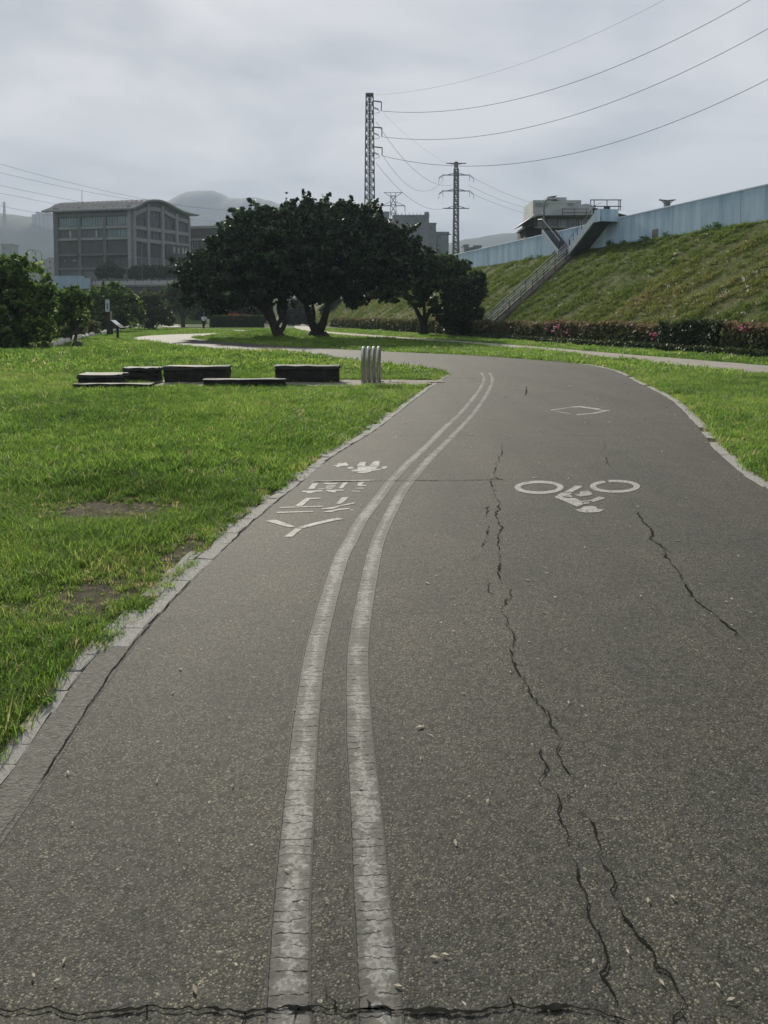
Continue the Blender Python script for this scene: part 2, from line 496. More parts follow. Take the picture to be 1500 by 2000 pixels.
M = {
    'asphalt': m_asphalt(), 'paint': m_paint(), 'symbol': m_symbol(), 'ground': m_ground(),
    'crack': simple('crack_dirt', (.008, .009, .007), (.02, .02, .016), 30, 1, spec=.05),
    'concrete_path': simple('pale_concrete_path', (.20, .185, .155), (.30, .275, .235), 1.4, .85, .2),
    'kerb': simple('pale_kerb_stone', (.19, .185, .165), (.40, .39, .36), 13, .85, .5, 70),
    'gutter': simple('grey_gutter_concrete', (.075, .073, .062), (.165, .157, .136), 38, .85, .6, 90),
    'paving': simple('paving_slab_stone', (.13, .115, .095), (.22, .20, .165), 3, .85, .3),
    'bench': simple('shaded_weathered_stone', (.010, .011, .009), (.028, .029, .024), 5, .85, .5, 40),  # backlit shade of the seat fronts is in this near-black colour
    'bench_top': simple('sunlit_stone_top', (.026, .028, .023), (.058, .059, .051), 4, .75, .4, 40),  # lighter slab colour stands in for sunlight on the seat tops
    'steel': simple('brushed_steel', (.48, .48, .48), (.66, .66, .66), 20, .32, spec=.5, metal=1),
    'bark': simple('banyan_bark', (.020, .017, .013), (.060, .052, .042), 3, .9, .6, 14),
    'twig': simple('light_bark', (.05, .045, .035), (.10, .09, .07), 5, .9, .5),
    'wall_blue': simple('pale_blue_wall_paint', (.27, .40, .50), (.50, .63, .72), 1.3, .8, .15, 6, streak=True),
    'wall_cap': simple('wall_coping', (.48, .58, .64), (.58, .66, .71), 2, .8),
    'wall_base': simple('wall_base_strip', (.05, .055, .05), (.10, .105, .095), 2, .9),
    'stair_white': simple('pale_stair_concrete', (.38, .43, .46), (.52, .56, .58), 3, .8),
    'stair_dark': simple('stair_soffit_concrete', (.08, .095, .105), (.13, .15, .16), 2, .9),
    'rail': simple('galvanised_rail', (.30, .32, .32), (.42, .44, .44), 10, .45, metal=.6),
    'rail_dark': simple('dark_painted_rail', (.03, .04, .04), (.06, .07, .07), 10, .6),
    'pylon': simple('galvanised_pylon_steel', (.060, .075, .068), (.105, .12, .11), 1, .6, metal=.2),
    'wire': simple('weathered_wire', (.05, .055, .06), (.08, .085, .09), 1, .6),
    'insul': simple('brown_insulator', (.03, .025, .02), (.06, .05, .045), 4, .4),
    'bld': simple('grey_tiled_facade', (.095, .105, .105), (.145, .155, .15), .35, .85, .2, 4),
    'bld_light': simple('light_facade_column', (.20, .215, .215), (.28, .29, .285), .6, .85),
    'bld_dark': simple('dark_brick_infill', (.050, .056, .051), (.082, .088, .080), .5, .85),
    'roof_metal': simple('ribbed_metal_roof', (.26, .25, .225), (.34, .325, .295), .5, .6, spec=.4),
    'glass': m_glass('teal_window_glass', (.16, .26, .28)), 'glass_dark': m_glass('dark_window_glass', (.045, .06, .065)),
    'glass_pale': m_glass('pale_blind_and_lit_pane', (.42, .45, .43), .5),
    'apt': simple('far_apartment_wall', (.10, .115, .125), (.15, .165, .175), .1, .9),
    'house': simple('old_house_wall', (.17, .18, .175), (.27, .28, .27), .5, .9),
    'house_light': simple('grey_render', (.34, .355, .355), (.44, .455, .45), .5, .9),
    'house_dark': simple('dark_house_timber', (.03, .032, .03), (.06, .06, .055), .5, .9),
    'roof_sheet': simple('grey_roof_sheet', (.30, .32, .33), (.42, .44, .44), .5, .7),
    'blue_panel': simple('pale_blue_hoarding', (.24, .33, .40), (.30, .39, .46), .7, .7),
    'bridge': simple('bridge_concrete', (.12, .125, .12), (.19, .195, .185), .4, .9),
    'bridge_pale': simple('bridge_parapet_paint', (.30, .31, .30), (.40, .41, .40), .6, .85),
    'bridge_dark': simple('bridge_girder_steel', (.035, .045, .05), (.06, .07, .075), .6, .8),
    'hill': simple('forested_hill', (.018, .030, .020), (.040, .058, .034), .02, .95, spec=.05),
    'earth': simple('river_bank_earth', (.03, .042, .018), (.06, .075, .03), .4, .95, spec=.05),
    'sign_panel': simple('pale_blue_sign_panel', (.34, .42, .48), (.44, .51, .56), 3, .5),
    'sign_wood': simple('dark_sign_timber', (.018, .017, .015), (.035, .032, .028), 6, .8),
    'sign_cream': simple('weathered_cream_panel', (.22, .20, .17), (.32, .30, .26), 6, .7),
    'white_stone': simple('whitewashed_stone', (.42, .42, .36), (.62, .61, .54), 5, .9, .4),
    'rock': simple('dark_rock', (.03, .03, .025), (.07, .07, .06), 6, .9, .6),
    'shirt': simple('white_shirt_cloth', (.52, .55, .60), (.62, .65, .70), 12, .9),
    'trousers': simple('dark_trouser_cloth', (.012, .012, .014), (.025, .025, .028), 12, .9),
    'skin': simple('skin', (.24, .15, .11), (.30, .19, .14), 20, .6),
    'hair': simple('black_hair', (.008, .007, .006), (.015, .013, .012), 30, .6),
    'shoe': simple('shoe_leather', (.02, .02, .02), (.04, .04, .04), 20, .6),
    'lamp_post': simple('grey_lamp_post', (.10, .11, .115), (.15, .16, .165), 4, .5, metal=.3),
    'dry_leaf': simple('dry_leaf', (.22, .19, .14), (.44, .40, .33), 40, .9),
    'blossom': m_leaf('pink_blossom', [(0, (.20, .045, .085)), (.6, (.30, .09, .14)), (1, (.46, .27, .31))], .3),
    'red_blossom': m_leaf('red_blossom', [(0, (.30, .03, .04)), (1, (.42, .07, .09))], .3),
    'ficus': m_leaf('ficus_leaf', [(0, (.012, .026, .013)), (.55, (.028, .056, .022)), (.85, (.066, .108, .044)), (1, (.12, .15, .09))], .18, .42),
    'tree2': m_leaf('broad_leaf', [(0, (.022, .044, .017)), (.6, (.050, .090, .032)), (1, (.12, .165, .06))], .34, .5),
    'bush': m_leaf('bank_bush_leaf', [(0, (.022, .045, .015)), (.5, (.06, .105, .028)), (.85, (.12, .19, .045)), (1, (.22, .27, .10))], .42, .6),
    'reed': m_leaf('pale_reed_leaf', [(0, (.04, .055, .025)), (.6, (.09, .11, .05)), (1, (.17, .175, .10))], .3, .6),
    'azalea': m_leaf('azalea_leaf', [(0, (.022, .034, .014)), (.45, (.050, .068, .024)), (.75, (.105, .100, .044)), (1, (.17, .130, .070))], .32, .6),
    'shrub_dark': m_leaf('dark_shrub_leaf', [(0, (.012, .024, .010)), (.7, (.028, .048, .016)), (1, (.06, .08, .03))], .22, .5),
    'blade': m_leaf('grass_blade', [(0, (.045, .080, .018)), (.45, (.118, .196, .046)), (.75, (.185, .265, .064)), (.92, (.26, .30, .09)), (1, (.36, .30, .18))], .55, .5, 'INSTANCER'),
    'slope_blade': m_leaf('slope_grass_blade', [(0, (.048, .080, .020)), (.4, (.100, .145, .034)), (.7, (.175, .19, .058)), (.9, (.18, .14, .075)), (1, (.62, .60, .52))], .4, .7, 'INSTANCER'),
}


# ------------------------------------------------------------------ curves on the ground
def catmull(P, per=12):
    P = [np.array(p, float) for p in P]
    P = [2 * P[0] - P[1]] + P + [2 * P[-1] - P[-2]]
    out = []
    for i in range(1, len(P) - 2):
        p0, p1, p2, p3 = P[i - 1:i + 3]
        for k in range(per):
            t = k / per
            out.append(.5 * ((2 * p1) + (-p0 + p2) * t + (2 * p0 - 5 * p1 + 4 * p2 - p3) * t * t + (-p0 + 3 * p1 - 3 * p2 + p3) * t ** 3))
    out.append(P[-2])
    return np.array(out)


def resample(C, n):
    d = np.r_[0, np.cumsum(np.linalg.norm(np.diff(C, axis=0), axis=1))]
    s = np.linspace(0, d[-1], n)
    return np.stack([np.interp(s, d, C[:, k]) for k in range(C.shape[1])], 1)


def inpoly(px, py, poly):
    px = np.asarray(px); py = np.asarray(py)
    ins = np.zeros(px.shape, bool)
    j = len(poly) - 1
    for i in range(len(poly)):
        xi, yi = poly[i][:2]; xj, yj = poly[j][:2]
        if yi != yj:
            c = ((yi > py) != (yj > py)) & (px < (xj - xi) * (py - yi) / (yj - yi) + xi)
            ins ^= c
        j = i
    return ins


def distline(px, py, C):
    px = np.asarray(px, float); py = np.asarray(py, float)
    best = np.full(px.shape, 1e9)
    for i in range(len(C) - 1):
        a = C[i]; b = C[i + 1]; d = b - a; l2 = d @ d + 1e-12
        t = np.clip(((px - a[0]) * d[0] + (py - a[1]) * d[1]) / l2, 0, 1)
        best = np.minimum(best, (px - a[0] - t * d[0]) ** 2 + (py - a[1] - t * d[1]) ** 2)
    return np.sqrt(best)


LEFT = [(-1.0, -4), (-1.06, 0), (-1.1, 2.1), (-1.14, 2.96), (-1.15, 3.41), (-1.11, 4.14), (-1.04, 4.81), (-0.95, 5.65), (-0.78, 6.71), (-0.53, 8.27), (-0.1, 10.17), (0.29, 12.34), (0.78, 15.07), (1.38, 18.18), (1.67, 19.68), (1.73, 20.63), (1.41, 21.76), (0.49, 23.45), (-1.46, 26.28), (-4.37, 30.61), (-8.25, 36.54), (-12.23, 42.85), (-14.95, 47.38), (-17.28, 53.03), (-18.34, 59.62), (-17.08, 65.74), (-14.36, 70.45), (-14.17, 75.63), (-17.95, 85.05), (-22.81, 93.53), (-33.0, 115.19), (-42.7, 146.28)]
RIGHT = [(3.0, -4), (3.1, 0), (3.08, 2.64), (3.15, 4.05), (3.33, 6.61), (3.63, 8.19), (4.03, 9.61), (4.46, 11.06), (4.9, 12.71), (5.31, 14.5), (5.82, 17.71), (6.26, 20.34), (6.4, 22.53), (6.11, 24.58), (4.88, 27.16), (3.01, 30.04), (-0.14, 33.15), (-2.91, 36.36), (-5.82, 39.84), (-8.73, 43.98), (-11.65, 49.26), (-13.88, 55.38), (-13.78, 58.56), (-10.87, 65.27), (-10.0, 73.75), (-14.36, 83.17), (-19.8, 90.7), (-30.09, 113.31), (-38.82, 146.28)]
cl = catmull(LEFT); crt = catmull(RIGHT)
KL = resample(cl[:14 * 12 + 1], 160); KR = resample(crt[:13 * 12 + 1], 160)
# pair both edges piece by piece so that the cross lines stay square to the path
pairs = [(0, 0), (4, 3), (9, 5), (12, 9), (15, 12), (17, 14), (20, 17), (23, 20), (25, 23), (28, 25), (31, 28)]
LE, RE = [], []
for (a0, b0), (a1, b1) in zip(pairs[:-1], pairs[1:]):
    n = 24
    LE.append(resample(cl[a0 * 12:a1 * 12 + 1], n)[:-1]); RE.append(resample(crt[b0 * 12:b1 * 12 + 1], n)[:-1])
LE = np.vstack(LE + [cl[-1:]]); RE = np.vstack(RE + [crt[-1:]])
ROADPOLY = np.vstack([LE, RE[::-1]])

SIDE_F = catmull([(19, 0), (14.95, 11.58), (11.73, 23.47), (9.38, 31.55), (6.82, 40.78), (3.4, 50.2), (-0.39, 61.03), (-5.24, 75.63), (-8.73, 94.47), (-14.56, 141.57)], 8)
SIDE_N = catmull([(16.6, -0.5), (12.71, 10.64), (9.88, 19.75), (8.25, 26.65), (6.79, 34.19), (4.37, 42.1), (1.46, 49.73), (-2.43, 58.56), (-7.28, 75.16), (-10.77, 94.0), (-16.5, 141.57)], 8)
n_ = 90
SIDE_F = resample(SIDE_F, n_); SIDE_N = resample(SIDE_N, n_)
SIDEPOLY = np.vstack([SIDE_N, SIDE_F[::-1]])
PAVE = np.array([(-5.43, 16.01), (-3.79, 16.2), (-0.97, 16.15), (0.68, 16.2), (1.16, 17.33), (1.12, 18.08), (-0.97, 18.13), (-5.05, 18.08)])

# levee frame: t along the base, s across it
B0 = np.array([14.26, 28.54]); UU = np.array([-.254, .9672]); NN = np.array([.9672, .254])


def lev(t, s, z=0.0):
    p = B0 + UU * t + NN * s
    return Vector((p[0], p[1], z))


def st(x, y):
    return (np.asarray(x) - B0[0]) * NN[0] + (np.asarray(y) - B0[1]) * NN[1], (np.asarray(x) - B0[0]) * UU[0] + (np.asarray(y) - B0[1]) * UU[1]


WZ = 6.4


def lev_h(s):
    return WZ * np.clip((np.asarray(s, float) - .5) / 7.5, 0, 1)


BANK = np.array([(-8, -30), (-10, 5), (-14.39, 31.32), (-16.12, 37.6), (-17.37, 41.79), (-19.12, 48.03), (-21.55, 56.44), (-26.98, 77.87), (-33.0, 100.12), (-39.31, 124.61), (-46.58, 160.4)])
bank_dense = resample(catmull(BANK, 6), 90)


def bank_side(x, y):
    return np.asarray(x) - np.interp(y, bank_dense[:, 1], bank_dense[:, 0])


def hgt(x, y):
    x = np.asarray(x, float); y = np.asarray(y, float)
    h = .035 * (fbm(x * .35, y * .35, 3, 5) - .5)
    m = .30 * np.exp(-((y - 25.3) / 4.0) ** 2) * sstep(1.5, -3.0, x) * sstep(-40, -22, x)
    h = h + m
    h = h + .42 * np.exp(-((x + 9.2) / 3.4) ** 2 - ((y - 57) / 4.8) ** 2)
    d = np.minimum(distline(x, y, LE[::3]), distline(x, y, RE[::3]))
    d = np.where(inpoly(x, y, ROADPOLY), 0, d)
    d2 = np.minimum(distline(x, y, SIDE_F[::3]), distline(x, y, SIDE_N[::3]))
    d2 = np.where(inpoly(x, y, SIDEPOLY), 0, d2)
    dd = np.minimum(d, d2)
    pv = np.where(inpoly(x, y, PAVE), 0, distline(x, y, np.vstack([PAVE, PAVE[:1]])))
    h = h * sstep(.1, 2.2, dd) * sstep(.0, 1.2, pv)
    h = h - .006 - .008 * (np.minimum(dd, pv) < .01)
    b = bank_side(x, y)
    h = h - 3.2 * sstep(-1.0, -9, b)
    # far embankment beyond the river bend
    h = np.where((y > 140) & (b < 12), np.maximum(h, -3.2 + 10.4 * sstep(150, 172, y)), h)
    s, t = st(x, y)
    h = np.where(s > 8.8, np.maximum(h, 4.0 * sstep(8.8, 11.8, s)), h)
    return h


def bare(x, y):
    x = np.asarray(x, float); y = np.asarray(y, float)
    b = np.zeros(x.shape)
    for (cx, cyy, rx, ry, a) in ((-2.1, 5.9, .72, .45, 1.2), (-1.55, 4.1, .42, .6, 1.0), (-1.28, 4.9, .26, .8, .95), (-1.9, 3.9, .5, .25, .5), (-1.6, 7.2, .55, .3, .5), (-1.0, 6.6, .22, .9, .6), (-5.6, 17.6, 1.2, .7, .5), (-8.5, 18.5, 2.6, .9, .45)):
        b = np.maximum(b, a * np.exp(-(((x - cx) / rx) ** 2 + ((y - cyy) / ry) ** 2) * 1.1))
    d = np.minimum(distline(x, y, KL), distline(x, y, KR))
    b = np.maximum(b, .75 * np.exp(-(d / .28) ** 2))
    s, t = st(x, y)
    b = np.maximum(b, 1.0 * ((s > -1.15) & (s < .7)))
    b = b + .55 * (fbm(x * 2.3, y * 2.3, 4, 9) - .52)
    return np.clip(b, 0, 1)


# ------------------------------------------------------------------ ground sheet
def axis(lo, hi, step, far_lo, far_hi, g=1.25):
    a = list(np.arange(lo, hi + 1e-6, step))
    st_, v = step, hi
    while v < far_hi:
        st_ *= g; v += st_; a.append(v)
    st_, v = step, lo
    while v > far_lo:
        st_ *= g; v -= st_; a.insert(0, v)
    return np.array(a)


def grid_mesh(name, X, Y, Z, m, attrs=None):
    ny, nx = X.shape
    me = bpy.data.meshes.new(name)
    me.vertices.add(nx * ny)
    me.vertices.foreach_set('co', np.stack([X, Y, Z], -1).reshape(-1))
    i = np.arange(nx * ny).reshape(ny, nx)
    q = np.stack([i[:-1, :-1], i[:-1, 1:], i[1:, 1:], i[1:, :-1]], -1).reshape(-1, 4)
    me.loops.add(q.size); me.polygons.add(len(q))
    me.loops.foreach_set('vertex_index', q.reshape(-1))
    me.polygons.foreach_set('loop_start', np.arange(len(q)) * 4)
    me.polygons.foreach_set('use_smooth', np.ones(len(q), bool))
    me.materials.append(m)
    for k, a in (attrs or {}).items():
        at = me.attributes.new(k, 'FLOAT', 'POINT'); at.data.foreach_set('value', np.asarray(a, float).reshape(-1))
    me.update()
    me.validate()
    return me


xs = axis(-34, 24, .5, -3300, 3300); ys = axis(1, 70, .5, -300, 3600)
X, Y = np.meshgrid(xs, ys)
struct('ground', grid_mesh('ground', X, Y, hgt(X, Y), M['ground'], {'bare': bare(X, Y)}))


# ------------------------------------------------------------------ paths
def strip(name, A, B, z, m, nx=5):
    t = np.linspace(0, 1, nx)[None, :, None]
    P = A[:, None, :] * (1 - t) + B[:, None, :] * t
    return grid_mesh(name, P[..., 0], P[..., 1], np.full(P.shape[:2], z), m)


road = struct('cycle_path', strip('cycle_path', LE, RE, .0, M['asphalt']))
side = struct('footpath', strip('footpath', SIDE_N, SIDE_F, .0, M['concrete_path']))


def flat(name, polys, z, m, parent, sub=None):
    bm = bmesh.new()
    for poly in polys:
        vs = [bm.verts.new((p[0], p[1], z)) for p in poly]
        try:
            bm.faces.new(vs)
        except ValueError:
            pass
    bmesh.ops.triangulate(bm, faces=bm.faces[:])
    for f in bm.faces:
        if f.normal.z < 0:
            f.normal_flip()
    me = bpy.data.meshes.new(name); bm.to_mesh(me); bm.free()
    me.materials.append(m)
    return link(name, me, parent)


# two worn lane lines
def lane_line(pix, width):
    C = resample(catmull([tuple(gp(u, v))[:2] for u, v in pix], 10), 320)
    d = np.gradient(C, axis=0); d /= np.linalg.norm(d, axis=1)[:, None]
    nrm = np.stack([-d[:, 1], d[:, 0]], 1)
    L_ = np.r_[0, np.cumsum(np.linalg.norm(np.diff(C, axis=0), axis=1))]
    v, f, uv = [], [], []
    for i in range(len(C)):
        for k, o in enumerate((.5, 0, -.5)):
            p = C[i] + nrm[i] * o * width
            v.append((p[0], p[1], .002)); uv.append((k / 2, L_[i]))
    for i in range(len(C) - 1):
        for k in range(2):
            a = i * 3 + k
            f.append((a, a + 1, a + 4, a + 3)[::-1])
    me = bpy.data.meshes.new('lane_line'); me.from_pydata(v, [], f)
    ul = me.uv_layers.new(name='UVMap')
    for lp in me.loops:
        ul.data[lp.index].uv = uv[lp.vertex_index]
    me.materials.append(M['paint'])
    return link('lane_line', me, road)


lane_line([(563, 2075), (563, 1961), (566, 1850), (573, 1712), (583, 1580), (590, 1490), (598, 1400), (620, 1250), (662, 1100), (683, 1058), (705, 1016), (738, 973), (765, 937), (797, 904), (840, 864), (863, 840), (905, 800), (935, 762), (945, 740), (940, 728)], .10)
lane_line([(747, 2075), (742, 1961), (733, 1835), (723, 1712), (714, 1580), (706, 1490), (700, 1400), (700, 1250), (726, 1100), (741, 1046), (767, 992), (787, 956), (805, 934), (840, 894), (882, 853), (930, 800), (957, 757), (961, 740), (956, 728)], .10)


def px(poly, ox, oy, s):
    return [tuple(gp(ox + a / s, oy + b / s))[:2] for a, b in poly]


Z_MARK = .003
# lettering, upright for people coming the other way
T = (480, 880, 5)
flat('lettering', [px(p, *T) for p in (
    [(190, 690), (270, 678), (300, 680), (485, 748), (415, 752)],
    [(500, 755), (600, 725), (700, 700), (840, 668), (900, 660), (960, 672), (850, 690), (720, 720), (570, 760)],
    [(485, 765), (555, 765), (465, 835), (455, 845), (370, 845), (395, 830)])], Z_MARK, M['symbol'], road)
flat('lettering', [px(p, *T) for p in (
    [(330, 555), (750, 543), (752, 552), (330, 564)], [(300, 602), (660, 594), (655, 603), (305, 613)],
    [(480, 545), (560, 485), (600, 465), (730, 463), (735, 473), (625, 480), (570, 530), (550, 543)],
    [(885, 520), (940, 460), (1005, 457), (965, 500), (920, 525)],
    [(735, 572), (850, 555), (1060, 508), (1075, 518), (930, 545), (860, 570), (745, 578)],
    [(750, 602), (900, 572), (1020, 564), (1020, 574), (910, 585), (835, 605)], [(1020, 580), (1050, 578), (1048, 588), (1020, 588)])], Z_MARK, M['symbol'], road)
flat('lettering', [px(p, *T) for p in (
    [(605, 378), (650, 325), (715, 318), (700, 335), (665, 378)],
    [(550, 397), (750, 390), (750, 402), (690, 405), (640, 420), (580, 422), (605, 410), (550, 407)],
    [(710, 375), (770, 373), (765, 381), (712, 381)], [(760, 320), (905, 318), (900, 328), (845, 331), (770, 330)],
    [(790, 338), (885, 336), (885, 345), (795, 346)], [(785, 355), (870, 352), (868, 362), (780, 366)], [(780, 372), (840, 368), (850, 376), (790, 380)],
    [(775, 388), (955, 384), (955, 393), (880, 398), (885, 412), (850, 413), (800, 400)],
    [(905, 372), (950, 318), (1000, 312), (985, 330), (945, 372)],
    [(1085, 345), (1100, 315), (1145, 310), (1155, 320), (1125, 332), (1180, 342), (1175, 350), (1110, 352)],
    [(1070, 368), (1150, 366), (1150, 375), (1075, 375)], [(1030, 395), (1120, 397), (1115, 405), (1040, 402)])], Z_MARK, M['symbol'], road)
flat('cross_line', [px([(640, 300), (1250, 288), (1255, 296), (645, 307)], *T)], Z_MARK, M['symbol'], road)
flat('walking_figure_symbol', [px(p, *T) for p in (
    [(850, 150), (905, 137), (890, 126), (965, 125), (975, 115), (990, 130), (1005, 140), (995, 152), (930, 155), (905, 165), (870, 168), (890, 155)],
    [(990, 165), (1040, 160), (1060, 180), (1010, 185)],
    [(1090, 140), (1120, 115), (1180, 112), (1165, 135), (1170, 153), (1090, 153)], [(1205, 152), (1250, 108), (1310, 104), (1300, 153)],
    [(1025, 195), (1090, 185), (1095, 157), (1300, 157), (1265, 180), (1320, 182), (1320, 192), (1230, 202), (1215, 212), (1150, 224), (1075, 220), (1120, 208), (1040, 207)],
    [(1320, 180), (1340, 158), (1380, 155), (1382, 170), (1360, 180)])], Z_MARK, M['symbol'], road)
T = (980, 920, 5)


def ring(cx, cyy, rx, ry, ix, iy, gaps=()):
    out = []
    n = 40
    for k in range(n):
        if k in gaps:
            continue
        a0, a1 = 2 * math.pi * (k + (.12 if (k - 1) % n in gaps else 0)) / n, 2 * math.pi * (k + 1) / n
        out.append([(cx + rx * math.cos(a0), cyy + ry * math.sin(a0)), (cx + rx * math.cos(a1), cyy + ry * math.sin(a1)), (cx + ix * math.cos(a1), cyy + iy * math.sin(a1)), (cx + ix * math.cos(a0), cyy + iy * math.sin(a0))])
    return out


bike = ring(365, 162, 240, 65, 180, 40) + ring(1105, 152, 245, 63, 185, 40, (27,)) + [
    [(605, 212), (720, 145), (785, 147), (780, 160), (740, 180), (690, 207)],
    [(515, 258), (580, 215), (670, 214), (690, 222), (660, 228), (680, 243), (690, 260), (640, 256), (590, 245), (610, 260), (640, 267), (715, 268), (770, 292), (785, 315), (800, 328), (735, 350), (640, 310)],
    [(770, 296), (860, 288), (950, 252), (1000, 260), (1010, 270), (930, 295), (880, 306), (885, 294), (780, 304)], [(795, 312), (860, 304), (850, 322), (800, 325)],
    [(710, 235), (770, 222), (760, 205), (835, 193), (870, 210), (885, 230), (860, 240), (770, 252)],
    [(720, 382), (765, 372), (800, 350), (870, 345), (915, 352), (940, 375), (1005, 378), (960, 400), (900, 408), (850, 408), (815, 385), (838, 411), (760, 402)]]
flat('bicycle_symbol', [px(p, *T) for p in bike], Z_MARK, M['symbol'], road)
T = (950, 740, 2.727)
flat('diamond_symbol', [px(p, *T) for p in ([(340, 166), (455, 150), (455, 152), (345, 170)], [(455, 148), (500, 146), (612, 160), (595, 166), (500, 152), (455, 153)], [(595, 164), (660, 169), (655, 172), (600, 169)],
                                            [(478, 190), (560, 183), (635, 170), (640, 173), (580, 186), (485, 194)], [(345, 170), (400, 178), (450, 186), (440, 187), (390, 179)])], Z_MARK, M['symbol'], road)


# cracks: irregular dark slots
def crack(pix, w, ox=0, oy=0, s=1, jag=.012, z=.0045, spur=True, gap=.10):
    C = np.array([tuple(gp(ox + a / s, oy + b / s))[:2] for a, b in pix])
    ln = np.linalg.norm(np.diff(C, axis=0), axis=1).sum()
    dist = float(C[:, 1].mean())
    step = .006 + .0012 * dist
    C = resample(C, int(np.clip(ln / step, 8, 900)))
    n = len(C)
    a = np.arange(n)
    k0 = float(C[0, 0] * 37 + C[0, 1] * 13)
    big = jag * 1.5
    d0 = np.gradient(resample(C, max(6, n // 6)), axis=0)
    d0 = np.stack([np.interp(np.linspace(0, 1, n), np.linspace(0, 1, len(d0)), d0[:, q]) for q in (0, 1)], 1)
    d0 /= np.linalg.norm(d0, axis=1)[:, None] + 1e-9
    off = (fbm(a * .12, np.zeros(n) + k0, 2, 3) - .5) * big * 1.2 + (vnoise(a * .45, np.zeros(n) + k0 + 5, 6) - .5) * big * .7
    C = C + np.stack([-d0[:, 1], d0[:, 0]], 1) * off[:, None]
    d = np.gradient(C, axis=0); d /= np.linalg.norm(d, axis=1)[:, None] + 1e-9
    nr = np.stack([-d[:, 1], d[:, 0]], 1)
    ww = w * 1.75 * np.clip(fbm(a * .13, np.zeros(n) + k0 * .3, 2, 6) - .22, gap, 1) * (.45 + 1.1 * vnoise(a * .8, np.zeros(n) + 3, 9))
    ww *= np.clip(np.minimum(a, n - 1 - a) / 5., .15, 1)
    v = []; f = []

    def ribbon(C_, nr_, ww_):
        o = len(v)
        for i in range(len(C_)):
            for sgn in (1, -1):
                p_ = C_[i] + nr_[i] * ww_[i] * sgn * .5
                v.append((p_[0], p_[1], z))
        for i in range(len(C_) - 1):
            f.append((o + 2 * i, o + 2 * i + 1, o + 2 * i + 3, o + 2 * i + 2))
    ribbon(C, nr, ww)
    if spur:
        for i in range(6, n - 6, 9):
            if random.random() < .35:
                sg = random.choice((-1, 1)); l = random.uniform(.012, .05) * (1 + dist * .06)
                q = [C[i] + (nr[i] * sg * l + d[i] * l * random.uniform(-.6, .9)) * t_ + rng.normal(0, l * .10, 2) * (t_ > 0) for t_ in (0, .3, .6, 1)]
                ribbon(np.array(q), np.array([d[i]] * 4), np.array([.6, .5, .35, .05]) * w * .7)
    me = bpy.data.meshes.new('crack'); me.from_pydata(v, [], f); me.materials.append(M['crack'])
    return link('crack', me, road)


T = (900, 1350, 2.5)
crack([(320, -5), (380, 75), (435, 100), (440, 165), (490, 235), (470, 300), (510, 385), (560, 420), (555, 485)], .006, *T)
crack([(480, 560), (570, 585), (640, 650), (655, 690), (680, 770), (660, 800), (690, 850), (740, 890), (755, 930), (740, 975), (780, 1030), (790, 1110), (840, 1150), (855, 1210), (930, 1250), (960, 1290), (940, 1350), (1020, 1390), (1040, 1450), (1085, 1520), (1050, 1620), (1060, 1700)], .008, *T)
crack([(400, 270), (380, 310), (415, 350), (430, 380), (370, 455), (430, 485), (470, 505), (485, 560), (470, 600), (510, 660), (515, 740), (535, 800)], .005, *T)
crack([(580, 840), (580, 950), (615, 1020), (630, 1100), (670, 1170), (710, 1240), (720, 1300), (715, 1370), (670, 1390), (720, 1450), (755, 1490), (765, 1545)], .007, *T)
crack([(-500, 1550), (-380, 1560), (-250, 1568), (-100, 1575), (0, 1570), (100, 1565), (250, 1550), (400, 1555), (550, 1555), (700, 1570), (800, 1600), (870, 1640)], .015, *T, gap=.15)
crack([(-900, 1560), (-780, 1555), (-640, 1562), (-560, 1570), (-430, 1556), (-300, 1566)], .012, *T, gap=.12)
crack([(-2300, 1565), (-2000, 1568), (-1700, 1560), (-1400, 1568), (-1100, 1560), (-850, 1556)], .011, *T, gap=.2)
crack([(540, 1560), (500, 1600), (440, 1630)], .005, *T)
crack([(556, 478), (535, 515), (500, 548), (480, 562)], .003, *T)
crack([(535, 795), (555, 815), (580, 845)], .003, *T)
T = (850, 840, 2.308)
for pts, w in (([(305, 60), (300, 110), (270, 170), (270, 215), (308, 228)], .009), ([(225, 228), (270, 216), (310, 230)], .012), ([(250, 228), (265, 280), (285, 330), (280, 390), (295, 440), (280, 500), (295, 570), (290, 640), (300, 700)], .010),
               ([(340, 705), (320, 780), (305, 840), (330, 880), (360, 930), (365, 965)], .008), ([(335, 985), (355, 1040), (370, 1090), (400, 1130), (420, 1190), (460, 1240), (525, 1290)], .008), ([(400, 1140), (350, 1190)], .005),
               ([(240, 340), (230, 395)], .009), ([(245, 430), (235, 490), (222, 535)], .010), ([(245, 680), (235, 720), (255, 750)], .008),
               ([(910, 370), (940, 420), (985, 465), (960, 490), (1010, 520), (1040, 540), (1035, 570), (1065, 605), (1110, 650), (1130, 710), (1160, 760), (1210, 800), (1270, 840), (1320, 880), (1385, 950)], .014),
               ([(1440, 985), (1510, 1035), (1600, 1080)], .009), ([(760, 60), (765, 92)], .010), ([(770, 120), (788, 170)], .012)):
    crack(pts, w, *T, jag=.02)
for pts in ([(298, 692), (322, 698), (340, 706)], [(364, 958), (350, 972), (335, 988)], [(520, 1283), (545, 1300), (580, 1318)], [(1380, 940), (1410, 968), (1442, 988)]):
    crack(pts, .006, *T, jag=.015, spur=False)
crack([(608, 941), (700, 940), (800, 939), (880, 939), (945, 938), (985, 937)], .016, jag=.01)
crack([(700, 852), (860, 850), (985, 851)], .008, jag=.01)
crack([(1090, 852), (1180, 850), (1340, 850)], .006, jag=.01)
crack([(872, 739), (960, 738), (1036, 739)], .03, jag=.01)
crack([(1027, 755), (1029, 764), (1026, 772)], .03, jag=.02)
crack([(1060, 769), (1140, 769), (1146, 773)], .02, jag=.01)


